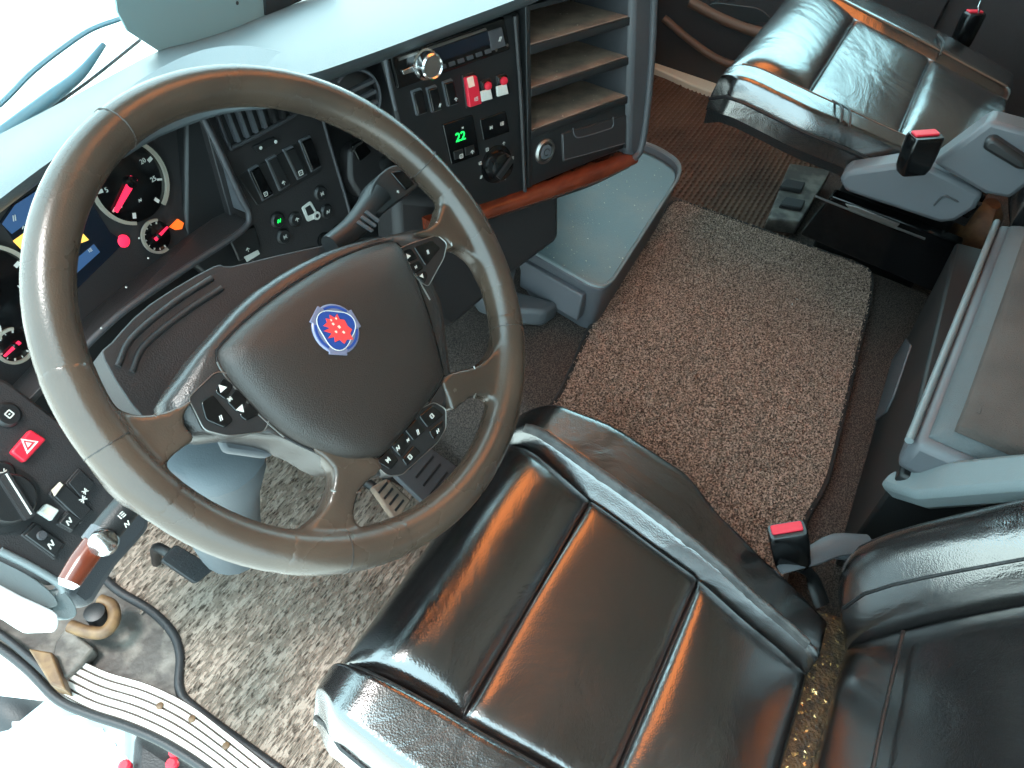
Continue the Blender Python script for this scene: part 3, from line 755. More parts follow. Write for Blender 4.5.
# round vent / ignition area between panel and radio
rv = thing('round_vent', 'round swivelling air vent beside the radio behind the rim', 'air vent', SR.px(352, 90))
RVP = turned(ST.off(-.01).px(354, 98), 18, 14)
disc('housing', RVP, 0, 0, -.02, [(.036, 0), (.036, .022), (.033, .026), (.030, .018)], 'dashdark', rv, 32)
disc('bowl', RVP, 0, 0, -.012, [(.031, 0), (.030, .012), (.021, .016), (.008, .018)], 'black', rv, 28)
for k in (-1, 0, 1): bar('vane', RVP, -.025, k * .012 - .003, .025, k * .012 + .003, .004, .003, .008, 'dash', rv)
arc('bright_ring', RVP, 0, 0, .006, .032, .0025, -40, 130, 'grey', rv, .002, 24)
ig = thing('ignition_switch', 'dark rounded ignition housing seen between hub and rim', 'ignition switch', SR.px(370, 150))
trace('housing', [(350, 150), (368, 138), (392, 146), (402, 170), (390, 196), (362, 200), (350, 180)], SR.off(.01), .05, 'dashdark', ig, .006, r=.01)
trace('pocket', [(352, 146), (362, 140), (372, 152), (360, 162)], SR.off(.014), .006, 'gloss', ig, .002, r=.004)
tube('key_ring', [SR.off(.016).px(*q) for q in [(352, 152), (356, 146), (362, 142)]], .0018, 'steel', ig, 6)
disc('barrel', SR, *SR.uv(382, 162), .01, [(.014, 0), (.014, .01), (.010, .012)], 'black', ig, 18)

# =================================================================== CENTRE STACK
cp = thing('centre_console', 'black centre panel with switches, green climate display and rotary knob', 'console', ST.px(460, 130))
trace('panel', [(382, 58), (520, 12), (526, 195), (486, 210), (440, 195), (400, 130)], ST, .05, 'black', cp, .004, r=.006)
tube('side_ridge', [ST.off(.004).px(*q) for q in [(385, 58), (390, 85), (396, 110)]], .0025, 'grey', cp, 6)
tube('side_ridge', [ST.off(.004).px(*q) for q in [(515, 16), (521, 100), (525, 195)]], .003, 'dashdark', cp, 6)
# radio
rad = thing('car_radio', 'black car radio with a silver volume knob in the centre panel', 'radio', ST.px(450, 55))
trace('body', [(390, 56), (505, 17), (511, 50), (398, 90)], ST.off(.004), .10, 'gloss', rad, .003, r=.004)
trace('display', [(432, 50), (488, 31), (491, 44), (436, 64)], ST.off(.0055), .002, 'screendark', rad, .0008)
trace('trim_strip', [(398, 58), (486, 28), (487, 30), (399, 61)], ST.off(.0058), .002, 'steel', rad)
a, b = ST.uv(423, 63)
kb = disc('volume_knob', ST, a, b, .004, [(.0185, 0), (.0185, .003), (.016, .004), (.0155, .016), (.0135, .018), (.012, .0165)], 'chrome', rad, 32)
trace('knob_tab', [(402, 71), (413, 66), (415, 72), (404, 75)], ST.off(.007), .003, 'chrome', rad, .001)
for k in range(6):
    x = 440 + k * 9; y = 66 - k * 3.1
    trace('preset_button', [(x, y), (x + 6, y - 2), (x + 7, y + 2), (x + 1, y + 4)], ST.off(.0058), .002, 'dash', rad, .0005)
trace('eject_block', [(488, 32), (502, 27), (506, 46), (492, 51)], ST.off(.006), .003, 'dash', rad, .001)
text('button_text', 'R', ST, *ST.uv(497, 38), .0064, .010, 'whitemark', rad)
for x, y in ((493, 49), (504, 44)): disc('screw', ST, *ST.uv(x, y), .006, [(.002, 0), (.002, .001)], 'chrome', rad, 8)
# rocker row under the radio
for x, y, m_ in ((416, 92, None), (431, 89, '.'), (447, 83, 's')):
    rocker(ST, [(x - 5, y), (x + 4, y - 3), (x + 9, y + 19), (x, y + 22)], cp, m_, (x + 6, y + 15), .008)
rr_ = rocker(ST, [(462, 77), (473, 74), (478, 102), (466, 106)], cp, None, None, .01, 'redmark', 'black', .009)
trace('lens', [(467, 78), (473, 76), (475, 86), (469, 88)], ST.off(.0095), .0005, 'griffin2', rr_)
text('icon', '!E', ST, *ST.uv(472, 97), .0094, .009, 'whitemark', rr_)
for x, y in ((481, 82), (497, 77)):
    f = rocker(ST, [(x - 1, y), (x + 8, y - 3), (x + 11, y + 16), (x + 1, y + 19)], cp, None, None, .01, 'gloss', 'black', .005)
    disc('red_lens', ST, *ST.uv(x + 4, y + 3), .005, [(.0055, 0), (.0055, .003), (.003, .0045)], 'redmark', f, 14)
    trace('white_key', [(x, y + 10), (x + 10, y + 7), (x + 12, y + 17), (x + 1, y + 20)], ST.off(.009), .004, 'whitemark', f, .001)
# climate display
cd_ = trace('climate_unit', [(443, 125), (473, 115), (480, 155), (452, 165)], ST.off(.003), .006, 'gloss', cp, .001, r=.002)
text('display_digits', '22', ST, *ST.uv(459, 136), .0036, .017, 'greenlit', cd_)
text('display_text', 'ECC', ST, *ST.uv(461, 127), .0036, .005, 'whitemark', cd_)
for x, y, s in ((459, 155, '-'), (470, 151, '+')):
    trace('key', [(x - 5, y - 3), (x + 4, y - 6), (x + 5, y + 2), (x - 4, y + 5)], ST.off(.0045), .003, 'black', cd_, .0006)
    text('icon', s, ST, *ST.uv(x, y), .0052, .010, 'whitemark', cd_)
pk = trace('key_plate', [(480, 120), (506, 111), (510, 132), (484, 141)], ST.off(.002), .004, 'gloss', cp, .001, r=.002)
for x, y, s in ((490, 127, 'A'), (501, 123, 'B')): text('icon', s, ST, *ST.uv(x, y), .0026, .009, 'whitemark', pk)
a, b = ST.uv(496, 164)
kd = disc('rotary_knob', ST, a, b, 0, [(.027, 0), (.027, .002), (.021, .003), (.019, .016), (.016, .018)], 'gloss', cp, 28)
bar('pointer', ST, a - .013, b - .010, a + .013, b + .010, .007, .018, .005, 'black', kd)
for d, s in ((160, '0'), (120, 'o'), (60, '='), (0, 'x'), (-60, 's'), (200, 'v')):
    t = math.radians(d); text('icon', s, ST, a + .030 * math.cos(t), b + .030 * math.sin(t), .0008, .008, 'whitemark', kd)
# shelf column
su = thing('shelf_unit', 'three dusty open shelves in the centre of the dashboard', 'shelf', ST.px(580, 90))
uL = ST.uv(529, 60)[0]; uR = ST.uv(629, 62)[0]
vb1 = ST.uv(529, 44)[1]; vb2 = ST.uv(530, 87)[1]; vb3 = ST.uv(531, 129)[1]; vtop = vb1 + (vb1 - vb2) * .85; vbot = ST.uv(532, 185)[1]
D = .155
box('side_panel', ST, uL - .008, uL, vbot, vtop, -D, .004, 'black', su, .001)
box('side_panel', ST, uR, uR + .008, vbot, vtop, -D, .004, 'black', su, .001)
box('back_panel', ST, uL, uR, vbot, vtop, -D - .006, -D, 'black', su)
for v in (vb1, vb2, vb3):
    s_ = box('shelf', ST, uL, uR, v - .013, v - .0015, -D, .004, 'black', su, .001)
    box('dusty_liner', ST, uL + .001, uR - .001, v - .0014, v, -D + .002, .001, 'dusty', s_)
    pts = [ST.pt(random.uniform(uL + .005, uR - .005), v, random.uniform(-.12, 0)) for _ in range(26)]
    specks('crumbs', pts, .0016, 'crumb', s_)
box('top_panel', ST, uL, uR, vtop - .006, vtop, -D * .6, .004, 'black', su)
lowp = box('lower_panel', ST, uL, uR, vbot, vb3 - .013, -.03, .001, 'black', su, .001)
dr = trace('ashtray_drawer', [(562, 134), (629, 114), (630, 143), (563, 162)], ST.off(.003), .006, 'dashdark', su, .0015, r=.004)
tube('recess_line', [ST.off(.0034).px(*q) for q in [(573, 128), (575, 136), (582, 137), (606, 130), (613, 126), (613, 117)]], .0009, 'grey', dr, 6)
tube('border_line', [ST.off(.0034).px(*q) for q in [(563, 135), (564, 160), (598, 151), (629, 142)]], .0007, 'grey', dr, 6, smooth_path=False)
a, b = ST.uv(544, 151)
lg = disc('lighter_socket', ST, a, b, 0, [(.019, 0), (.019, .003), (.016, .006), (.013, .006), (.012, .002)], 'steel', su, 28)
disc('lighter_cap', ST, a, b, .001, [(.011, 0), (.011, .004), (.008, .005)], 'grey', lg, 20)
arc('lighter_mark', ST, a, b, .006, .005, .0016, 0, 300, 'black', lg, .0004, 14)
# rounded grey end of the dash
prism('end_cap', [ST.off(.010).px(*q) for q in [(634, -34), (657, -42), (655, 60), (650, 110), (642, 150), (636, 160), (628, 155), (631, 60)]], ST.n, .13, 'dash', dash, .009)
tube('end_cap_edge', [ST.off(.012).px(*q) for q in [(655, -36), (652, 50), (647, 110), (641, 148), (633, 160)]], .006, 'dash', dash, 8)
# wood strip under the stack
wt = thing('wood_trim', 'polished reddish brown burl wood strip along the bottom of the dashboard', 'trim', ST.px(570, 185))
top_e = [(430, 222), (470, 209), (510, 196), (550, 182), (590, 168), (634, 152)]
bot_e = [(432, 238), (472, 224), (513, 210), (553, 197), (593, 183), (630, 165)]
nW = 5; rings = []
WT = ST.off(.004)
te = spline([WT.px(*q) for q in top_e], 4); be = spline([WT.px(*q) for q in bot_e], 4)
for a, b in zip(te, be):
    ring = []
    for j in range(8):
        t = j / 7; p = a.lerp(b, t) + ST.n * (.014 * math.sin(math.pi * t) ** .6); ring.append(p)
    ring += [b - ST.n * .02, a - ST.n * .02]
    rings.append(ring)
loft('strip', rings, 'wood', wt)
tube('lower_edge', [p - ST.n * .002 - ST.v * .002 for p in be], .003, 'black', wt, 6, smooth_path=False)

# =================================================================== LEFT SWITCH PANEL
lp = thing('switch_panel', 'dark switch panel with a red hazard button left of the wheel', 'switch panel', SL.px(40, 480))
trace('panel', [(-40, 430), (-20, 372), (5, 378), (60, 420), (120, 485), (132, 508), (66, 586), (40, 580), (-40, 540)], SL, .03, 'dashdark', lp, .004, r=.01)
hz = trace('hazard_button', [(11, 452), (31, 429), (47, 439), (25, 463)], SL.off(.006), .010, 'redmark', lp, .002, r=.003)
P = SL.off(.0065); a, b = P.uv(28, 444)
for s, z_, mm in ((.0085, 0, 'whitemark'), (.0055, .0003, 'redmark'), (.003, .0006, 'whitemark')):
    prism('triangle', [P.pt(a - s, b - s * .7, z_), P.pt(a + s, b - s * .7, z_), P.pt(a, b + s, z_)], P.n, .0004, mm, hz, smooth=False)
knobbutton(SL, 7, 415, 'K', lp, .011); knobbutton(SL, 2, 473, '#', lp, .010)
a, b = SL.uv(4, 500)
hk = disc('headlight_knob', SL, a, b, 0, [(.032, 0), (.032, .003), (.026, .004), (.024, .014), (.022, .016)], 'black', lp, 32)
bar('pointer', SL, a - .006, b - .024, a + .012, b + .022, .010, .016, .006, 'dashdark', hk)
bar('pointer_line', SL, a - .004, b - .022, a + .013, b + .020, .0016, .0225, .0006, 'whitemark', hk)
text('icon', 'o', SL, *SL.uv(24, 498), .004, .014, 'whitemark', hk)
rocker(SL, [(66, 484), (78, 470), (92, 484), (80, 500)], lp, 'Y', (82, 492), .010, 'black', 'dashdark')
rocker(SL, [(50, 496), (62, 484), (90, 510), (78, 522)], lp, 'Y', (80, 500), .012, 'black', 'dashdark')
trace('lever_mark', [(52, 490), (60, 482), (63, 485), (55, 496)], SL.off(.008), .002, 'cream', lp)
trace('white_button', [(38, 512), (47, 503), (60, 510), (52, 521)], SL.off(.008), .006, 'whitemark', lp, .0015, r=.002)
trace('white_button_face', [(43, 512), (48, 507), (55, 511), (50, 517)], SL.off(.0084), .001, 'cream', lp)
rocker(SL, [(56, 524), (66, 512), (80, 520), (70, 532)], lp, 'B8', (66, 522), .012, 'black', 'dashdark')
rocker(SL, [(22, 536), (34, 524), (62, 544), (52, 558)], lp, 'iY', (48, 545), .013, 'black', 'dashdark')
disc('small_dial', SL, *SL.uv(38, 536), .008, [(.005, 0), (.004, .002)], 'dash', lp, 12)
tube('bottom_border', [SL.off(.002).px(*q) for q in [(0, 551), (30, 566), (58, 583), (64, 592)]], .004, 'palegrey', lp, 8)
# white moulded end below the panel
we = thing('dash_end_moulding', 'white moulded plastic dashboard corner beside the door opening', 'moulding', SL.px(30, 600))
Q = SL.off(-.004)
prism('upper_fold', spline([Q.px(*q) for q in [(-60, 560), (-10, 556), (25, 572), (52, 592), (58, 606), (30, 606), (-30, 590)]], 3, True), SL.n, .05, 'palegrey', we, .010)
prism('lower_fold', spline([Q.off(.012).px(*q) for q in [(-60, 588), (-10, 582), (22, 596), (44, 606), (58, 614), (58, 628), (46, 632), (10, 612), (-60, 602)]], 3, True), SL.n, .05, 'white', we, .012)
prism('side_lobe', spline([Q.off(-.006).px(*q) for q in [(58, 590), (66, 592), (76, 606), (76, 616), (64, 620), (52, 612)]], 3, True), SL.n, .04, 'palegrey', we, .008)

# =================================================================== STORAGE TRAY ON THE TUNNEL
ZT = .402
TR = Plane((0, 0, ZT), (1, 0, 0), (0, 1, 0))
tray = thing('storage_tray', 'grey open-topped storage tray with a drawer below the centre shelves', 'storage box', onz(600, 230, Z_TUN))
rimpx = [(500, 175), (640, 140), (664, 150), (682, 163), (680, 178), (612, 284), (602, 290), (590, 287), (524, 250), (519, 240)]
rp = rounded([TR.px(*q) for q in rimpx], .035, 5); k = len(rp); c = sum(rp, V()) / k
def sc_(f, dz): return [c + (p - c) * f + V((0, 0, dz)) for p in rp]
def inset(d, dz):
    out = []
    for i, p in enumerate(rp):
        v = (c - p); v.z = 0; out.append(p + v.normalized() * d + V((0, 0, dz)))
    return out
bodyr = [inset(.030, -ZT + Z_TUN - .014), inset(.012, -.05), inset(.004, -.012), inset(0, -.006), inset(0, 0), inset(.006, .003), inset(.013, .001), inset(.016, -.012)]
vs_ = [p for r in bodyr for p in r]; fs = []
for i in range(len(bodyr) - 1):
    for j in range(k): fs.append([i * k + j, i * k + (j + 1) % k, (i + 1) * k + (j + 1) % k, (i + 1) * k + j])
fs.append(list(range(k))[::-1]); fs.append([(len(bodyr) - 1) * k + j for j in range(k)])
mk('body', vs_, fs, 'traybody', tray, sharp=40)
prism('tray_liner', inset(.0165, -.0105), (0, 0, 1), .001, 'tray', tray, smooth=False)
tube('rim_edge', inset(.005, .002), .0035, 'palegrey', tray, 6, True, 1, smooth_path=False)
# drawer front
fa, fb = TR.px(521, 249), TR.px(588, 288)
nd = (fb - fa).cross(V((0, 0, 1))).normalized()
if nd.dot(CAM - fa) < 0: nd = -nd
dv = [fa.lerp(fb, .02) + V((0, 0, -.022)), fa.lerp(fb, .96) + V((0, 0, -.022)), fa.lerp(fb, .96) + V((0, 0, -.085)), fa.lerp(fb, .06) + V((0, 0, -.085))]
prism('drawer_front', [p - nd * .010 for p in dv], nd, .01, 'traybody', tray, .003, front=.012)
pts = [V((random.uniform(.60, 1.08), random.uniform(-.10, .09), ZT - .0095)) for _ in range(150)]
pts = [p for p in pts if -0.02 < 1]
def inside(p, poly):
    r = False; n = len(poly)
    for i in range(n):
        a, b = poly[i], poly[i - 1]
        if (a.y > p.y) != (b.y > p.y) and p.x < (b.x - a.x) * (p.y - a.y) / (b.y - a.y) + a.x: r = not r
    return r
ip = inset(.022, 0)
specks('crumbs', [p for p in pts if inside(p, ip)], .0018, 'crumb', tray)

# =================================================================== FLOOR COVERINGS
fm = thing('floor_mat', 'speckled grey-brown carpet mat on the tunnel between the seats', 'floor mat', (.75, -.28, Z_TUN - .018))
ZM = .29
mp_ = [V((.30, -.085, ZM)), V((.46, -.085, ZM)), V((.66, -.055, ZM)), V((1.14, -.035, ZM)), onz(872, 268, ZM), onz(872, 290, ZM), onz(828, 480, ZM), onz(790, 545, ZM), V((.30, -.53, ZM))]
prism('pile', mp_, (0, 0, 1), .014, 'carpet', fm, .004, r=.035)
# raised tufts near the visible top are a stuff layer of short fibres
mpoly = rounded(mp_, .035)
tube('binding', [p + V((0, 0, -.005)) for p in mpoly], .006, 'carpetedge', fm, 6, True, 1, smooth_path=False)
vs_ = []; fs = []
ins = [c_ for c_ in mpoly]
for _ in range(26000):
    p = V((random.uniform(.32, 1.16), random.uniform(-.53, -.04), ZM))
    if not inside(p, ins): continue
    a = random.uniform(0, 6.283); s = random.uniform(.0012, .0026); d = V((math.cos(a), math.sin(a), 0)) * s
    k = len(vs_); t_ = V((random.uniform(-.002, .002), random.uniform(-.002, .002), random.uniform(.002, .0055)))
    vs_ += [p - d, p + d, p + t_ + V((d.y, -d.x, 0))]; fs.append([k, k + 1, k + 2])
tag(mk('carpet_tufts', vs_, fs, 'carpet', fm, False, recalc=False), kind='stuff')
specks('lint', [onz(797, 300, ZM + .004), onz(792, 305, ZM + .004)], .004, 'whitemark', fm)

dm = thing('floor_mat', 'worn pale ribbed floor mat in the driver footwell', 'floor mat', (.0, .15, -.005))
dmp = [onz(*q, 0) for q in [(118, 592), (150, 612), (172, 632), (180, 660), (184, 690), (200, 712), (300, 785)]] + [V((-.20, -.40, 0)), V((.31, -.40, 0)), V((.31, .46, 0)), V((-.02, .58, 0))]
prism('mat', dmp, (0, 0, 1), .006, 'drivermat', dm, .002, front=.004)
tube('raised_edge', [onz(*q, .006) for q in [(104, 578), (120, 592), (150, 610), (172, 632), (180, 655), (180, 690), (200, 712), (300, 785)]], .0075, 'rubber', dm, 8)
# fine slots worn into the mat
vs_ = []; fs = []
for _ in range(5200):
    x = random.uniform(-.2, .3); y = random.uniform(-.15, .5); p = V((x, y, .0052))
    if not inside(p, dmp): continue
    L_ = random.uniform(.004, .012); k = len(vs_); h = random.uniform(.001, .003); wd = .0018
    vs_ += [p + V((-L_, -wd, -.002)), p + V((L_, -wd, -.002)), p + V((L_, 0, h)), p + V((-L_, 0, h)), p + V((-L_, wd, -.002)), p + V((L_, wd, -.002))]
    fs += [[k, k + 1, k + 2, k + 3], [k + 3, k + 2, k + 5, k + 4]]
tag(mk('mat_ribs', vs_, fs, 'drivermat', dm, False, recalc=False), kind='stuff')

pm = thing('rubber_mat', 'brown woven-pattern mat in the passenger footwell', 'floor mat', (1.5, .1, Z_PF))
ZP = Z_PF + .012
prism('mat', [V((1.225, -.30, ZP)), V((1.225, .42, ZP)), V((1.90, .42, ZP)), V((1.90, -.30, ZP))], (0, 0, 1), .012, material('woven_brown', (74, 52, 42), .7, var=(96, 70, 56), vscale=8, spec=.3), pm, .004)
vs_ = []; fs = []
nxr, nyr = 34, 52
for i in range(nxr):
    for j in range(nyr):
        x = 1.235 + (i + (.5 if j % 2 else 0)) * .0195; y = -.29 + j * .0135
        if x > 1.885: continue
        k = len(vs_); a, b, h = .0085, .0048, .0045; p = V((x, y, ZP))
        vs_ += [p + V(q) for q in ((-a, -b, 0), (a, -b, 0), (a, b, 0), (-a, b, 0), (-a * .6, 0, h), (a * .6, 0, h))]
        fs += [[k, k + 1, k + 5, k + 4], [k + 2, k + 3, k + 4, k + 5], [k + 1, k + 2, k + 5], [k + 3, k, k + 4]]
tag(mk('woven_ribs', vs_, fs, material('woven_brown', (74, 52, 42)), pm, False), kind='stuff')

# =================================================================== SEATS
KT = .158
def seatz(y, z0): return z0 + (y + .14) * KT
def make_seat(name, label, z0, gl, gr_, ol, orr, ys, yf, wr, raise_=.030, xc=.03, sk=.105, wf=.075, crest=False, pin=.03):
    s = thing(name, label, 'seat', (xc, -.35, 0))
    nT = V((0, -KT, 1)).normalized()
    def T(x, y, up=0):
        z = seatz(y, z0) + up
        d = y - (yf - .07)
        if d > 0:                                   # waterfall front edge
            t = min(1, d / .07); z -= wf * (1 - math.sqrt(max(0, 1 - t * t)))
        return V((x, y, z))
    y0, y1, y2, y3 = ys
    def panel(ya, yb):
        def F(a, b):
            y = ya + (yb - ya) * b; return T(interp(gl, y) + (interp(gr_, y) - interp(gl, y)) * a, y)
        return F
    pad('front_panel', panel(y1, y0), nT, .012, wr, s, 24, 26, 12, .06, lambda a, b: .014 * math.sin(math.pi * b))
    pad('middle_panel', panel(y2, y1), nT, .011, wr, s, 24, 24, 16, .06, lambda a, b: -.006 * math.sin(math.pi * a))
    pad('rear_panel', panel(y3, y2), nT, .012, wr, s, 24, 24, 12, .06, lambda a, b: .008 * math.sin(math.pi * a) * math.sin(math.pi * b))
    for gi, oo, sg in ((gr_, orr, 1), (gl, ol, -1)):
        def F(a, b, gi=gi, oo=oo, sg=sg):
            y = y3 + (y0 - .004 - y3) * b; g = interp(gi, y); o = interp(oo, y)
            x = g + (o - g) * a
            k_ = min(1, a / .2); up = raise_ * k_ * k_ * (3 - 2 * k_) * (1 - .30 * a) - .9 * max(0, a - .82) ** 2
            return T(x, y, up)
        pad('bolster', F, nT, .009, 'leather', s, 24, 44, 9, .10 if sk > .1 else .03)
        # side skirt under the bolster
        outs = [T(interp(oo, y3 + (y0 - y3) * k / 16), y3 + (y0 - y3) * k / 16, -.035 if sk > .1 else -.022) for k in range(17)]
        skirt = outs + [p + V((-sg * .012, 0, -sk)) for p in outs]
        inn = [V((p.x - sg * .03, p.y, p.z)) for p in outs] + [V((p.x - sg * .035, p.y, p.z - sk)) for p in outs]
        vv = skirt + inn; n_ = 17; ff = []
        for i in range(16):
            ff += [[i, i + 1, n_ + i + 1, n_ + i], [2 * n_ + i, 3 * n_ + i, 3 * n_ + i + 1, 2 * n_ + i + 1], [i, 2 * n_ + i, 2 * n_ + i + 1, i + 1], [n_ + i, n_ + i + 1, 3 * n_ + i + 1, 3 * n_ + i]]
        ff += [[0, n_, 3 * n_, 2 * n_], [16, 2 * n_ + 16, 3 * n_ + 16, n_ + 16]]
        mk('side_skirt', vv, ff, 'leather_side', s, sharp=50)
        tube('piping', [p + V((sg * .001, 0, .004)) for p in outs], .0035, 'leather_side', s, 6, smooth_path=False)
        if crest and sg > 0:
            strip = []; f2 = []
            for k in range(41):
                b = .04 + .90 * k / 40
                for a in (.12, .15, .18, .21, .24):
                    h = math.sqrt(max(0, 1 - abs(2 * a - 1) ** 9)); strip.append(F(a, b) + nT * (.009 * h + (.0012 if .12 < a < .24 else -.0006)))
            for k in range(40):
                for a in range(4): f2.append([k * 5 + a, k * 5 + a + 1, k * 5 + 6 + a, k * 5 + 5 + a])
            mk('worn_crest', strip, f2, 'piping', s, sharp=80)
        else:
            tube('crest_seam', [F(.14, b) + nT * .0095 for b in [.03 + .92 * k / 20 for k in range(21)]], .0018, 'doorbrown' if not crest else 'leather_side', s, 6, smooth_path=False)
    # under-cushion pan
    xl, xr = interp(ol, -.2), interp(orr, -.2)
    pan = [V((xl + pin, y0 - .02, seatz(y0, z0) - .06)), V((xr - pin, y0 - .02, seatz(y0, z0) - .06)), V((xr - pin - .02, y3, seatz(y3, z0) - .05)), V((xl + pin + .02, y3, seatz(y3, z0) - .05))]
    prism('seat_pan', pan, nT, .09 if sk > .1 else .04, 'leather_side', s, .02)
    return s, T
gr_d = [(-.56, .134), (-.50, .146), (-.386, .167), (-.239, .179), (-.10, .198)]
or_d = [(-.58, .208), (-.554, .209), (-.471, .232), (-.403, .255), (-.329, .293), (-.224, .297), (-.145, .276), (-.10, .252)]
gl_d = [(-.56, -.112), (-.35, -.122), (-.244, -.132), (-.10, -.150)]
ol_d = [(-.58, -.19), (-.40, -.212), (-.211, -.216), (-.142, -.212), (-.10, -.190)]
ds, TD = make_seat('driver_seat', 'black leather driver seat with copper-toned reflections in front of the wheel', .474, gl_d, gr_d, ol_d, or_d, (-.092, -.242, -.402, -.56), -.092, 'leather', crest=True)
# driver backrest
def backrest(s, y, z, lean, xl, xr, gl_, gr2, H=.62, bul=.085, base=.0):
    l = math.radians(lean); U = V((0, -math.sin(l), math.cos(l))); Nn = V((0, math.cos(l), math.sin(l))); O = V((0, y, z))
    def B(x, u, n=0): return O + V((x, 0, 0)) + U * u + Nn * n
    pad('back_panel', lambda a, b: B(gl_ + (gr2 - gl_) * a, base + H * b, -.02 + .02 * math.sin(math.pi * min(1, b * 1.2))), Nn, .022, 'leather', s, 20, 34, 8, .07)
    for x0, x1, sg in ((gr2, xr, 1), (gl_, xl, -1)):
        def F(a, b):
            x = x0 + (x1 - x0) * a
            e = math.sin(math.pi * min(1, .10 + a * .78)) ** .8 * (1 - math.exp(-b * 14)) * (1 - .30 * b)
            return B(x, base - .01 + (H * .92) * b, -.03 + bul * e)
        pad('back_bolster', F, Nn, .016, 'leather', s, 22, 40, 4, .09)
        tube('bolster_seam', [F(.16, k / 14) + Nn * .0125 for k in range(1, 11)], .0022, 'leather_side', s, 6, smooth_path=False)
        tube('bolster_seam', [F(.70, k / 14) + Nn * .0150 for k in range(1, 11)], .0016, 'leather_side', s, 6, smooth_path=False)
    for f in (.18, .84):
        tube('panel_seam', [B(gl_ + (gr2 - gl_) * .08, H * f, .021), B((gl_ + gr2) / 2, H * f, .024), B(gl_ + (gr2 - gl_) * .92, H * f, .021)], .0022, 'leather_side', s, 6)
    # rear shell
    sh = [B(xl + .02, -.04, -.05), B(xr - .02, -.04, -.05), B(xr - .015, H * .6, -.05), B(xr - .05, H + .03, -.05), B(xl + .05, H + .03, -.05), B(xl + .015, H * .6, -.05)]
    prism('back_shell', sh, Nn, .07, 'grey', s, .02)
    return B
BD = backrest(ds, -.572, .435, 27, -.205, .278, -.115, .180, .62, .105)
# pale plastic trim bar beside the backrest and dirty gap behind the cushion
TBp = Plane(BD(.0, 0, .035), (1, 0, 0), V((0, -math.sin(math.radians(27)), math.cos(math.radians(27)))))
prism('trim_bar', [TBp.px(*q) for q in [(893, 500), (905, 486), (935, 479), (1030, 471), (1120, 466), (1120, 505), (1030, 506), (930, 512)]], TBp.n, .03, 'palegrey', ds, .008)
prism('crevice_fabric', [V((-.20, -.55, .395)), V((.235, -.55, .395)), V((.25, -.64, .40)), V((-.20, -.64, .40))], (0, 0, 1), .03, 'gold', ds, .008)
specks('glitter', [V((random.uniform(-.2, .23), random.uniform(-.615, -.555), .396)) for _ in range(420)], .0022, 'glint', ds)
prism('suspension_base', [V((-.15, -.14, .0)), V((.24, -.14, .0)), V((.24, -.58, .0)), V((-.15, -.58, .0))], (0, 0, 1), .004, 'black', ds, .01, front=.36)

# passenger seat
SCP = .9
def psx(x): return -.364 + (x + .364) * SCP
gl_p = [(-.56, psx(1.20)), (-.343, psx(1.166)), (-.08, psx(1.145))]
gr_p = [(-.56, psx(1.59)), (-.30, psx(1.61)), (-.08, psx(1.63))]
ol_p = [(-.58, psx(1.15)), (-.367, psx(1.10)), (-.246, psx(1.075)), (-.12, psx(1.07)), (-.08, psx(1.10))]
or_p = [(-.58, psx(1.73)), (-.40, psx(1.76)), (-.19, psx(1.735)), (-.08, psx(1.70))]
ps, TP = make_seat('passenger_seat', 'black leather passenger seat with teal sheen beside the far door', .672, gl_p, gr_p, ol_p, or_p, (-.085, -.237, -.405, -.575), -.085, 'leather', .012, 1.24, .05, .035, pin=.10)
BP = backrest(ps, -.60, .61, 22, psx(1.08), psx(1.76), psx(1.22), psx(1.60), .66, .075)
# grey plastic recliner cover on its near side
RX = psx(1.075) - .03
def rx(x, y): return onx(x, y, RX)
prism('side_cover', [rx(*q) for q in [(838, 180), (846, 172), (893, 165), (925, 165), (983, 194), (975, 210), (955, 222), (940, 224), (880, 204), (845, 192)]], (-1, 0, 0), .05, 'grey', ps, .008)
prism('recliner_cover', [onx(*q, RX - .012) for q in [(932, 164), (990, 121), (1030, 132), (1060, 160), (1010, 200), (984, 195)]], (-1, 0, 0), .05, 'grey', ps, .008)
prism('recliner_handle', [onx(*q, RX - .03) for q in [(981, 149), (988, 139), (996, 140), (1026, 160), (1030, 172), (1016, 170)]], (-1, 0, 0), .03, 'black', ps, .006)
tube('cover_notch', [onx(*q, RX - .0515 + .05) for q in [(934, 205), (944, 196), (958, 202)]], .002, 'dash', ps, 6)
# bent seam accents
tube('corner_seam', [TP(psx(1.085), -.31, .022), TP(psx(1.12), -.30, .030), TP(psx(1.16), -.28, .018)], .002, 'leather_side', ps, 6)
tube('corner_seam', [TP(psx(1.085), -.325, .022), TP(psx(1.12), -.315, .030), TP(psx(1.16), -.295, .018)], .002, 'leather_side', ps, 6)
tube('corner_seam', [TP(psx(1.60), -.42, .018), TP(psx(1.64), -.415, .030), TP(psx(1.69), -.40, .024)], .002, 'leather_side', ps, 6)
prism('seat_base', [V((1.27, -.36, Z_PF + .004)), V((1.50, -.36, Z_PF + .004)), V((1.50, -.60, Z_PF + .004)), V((1.27, -.60, Z_PF + .004))], (0, 0, 1), .002, 'black', ps, .01, front=.36)

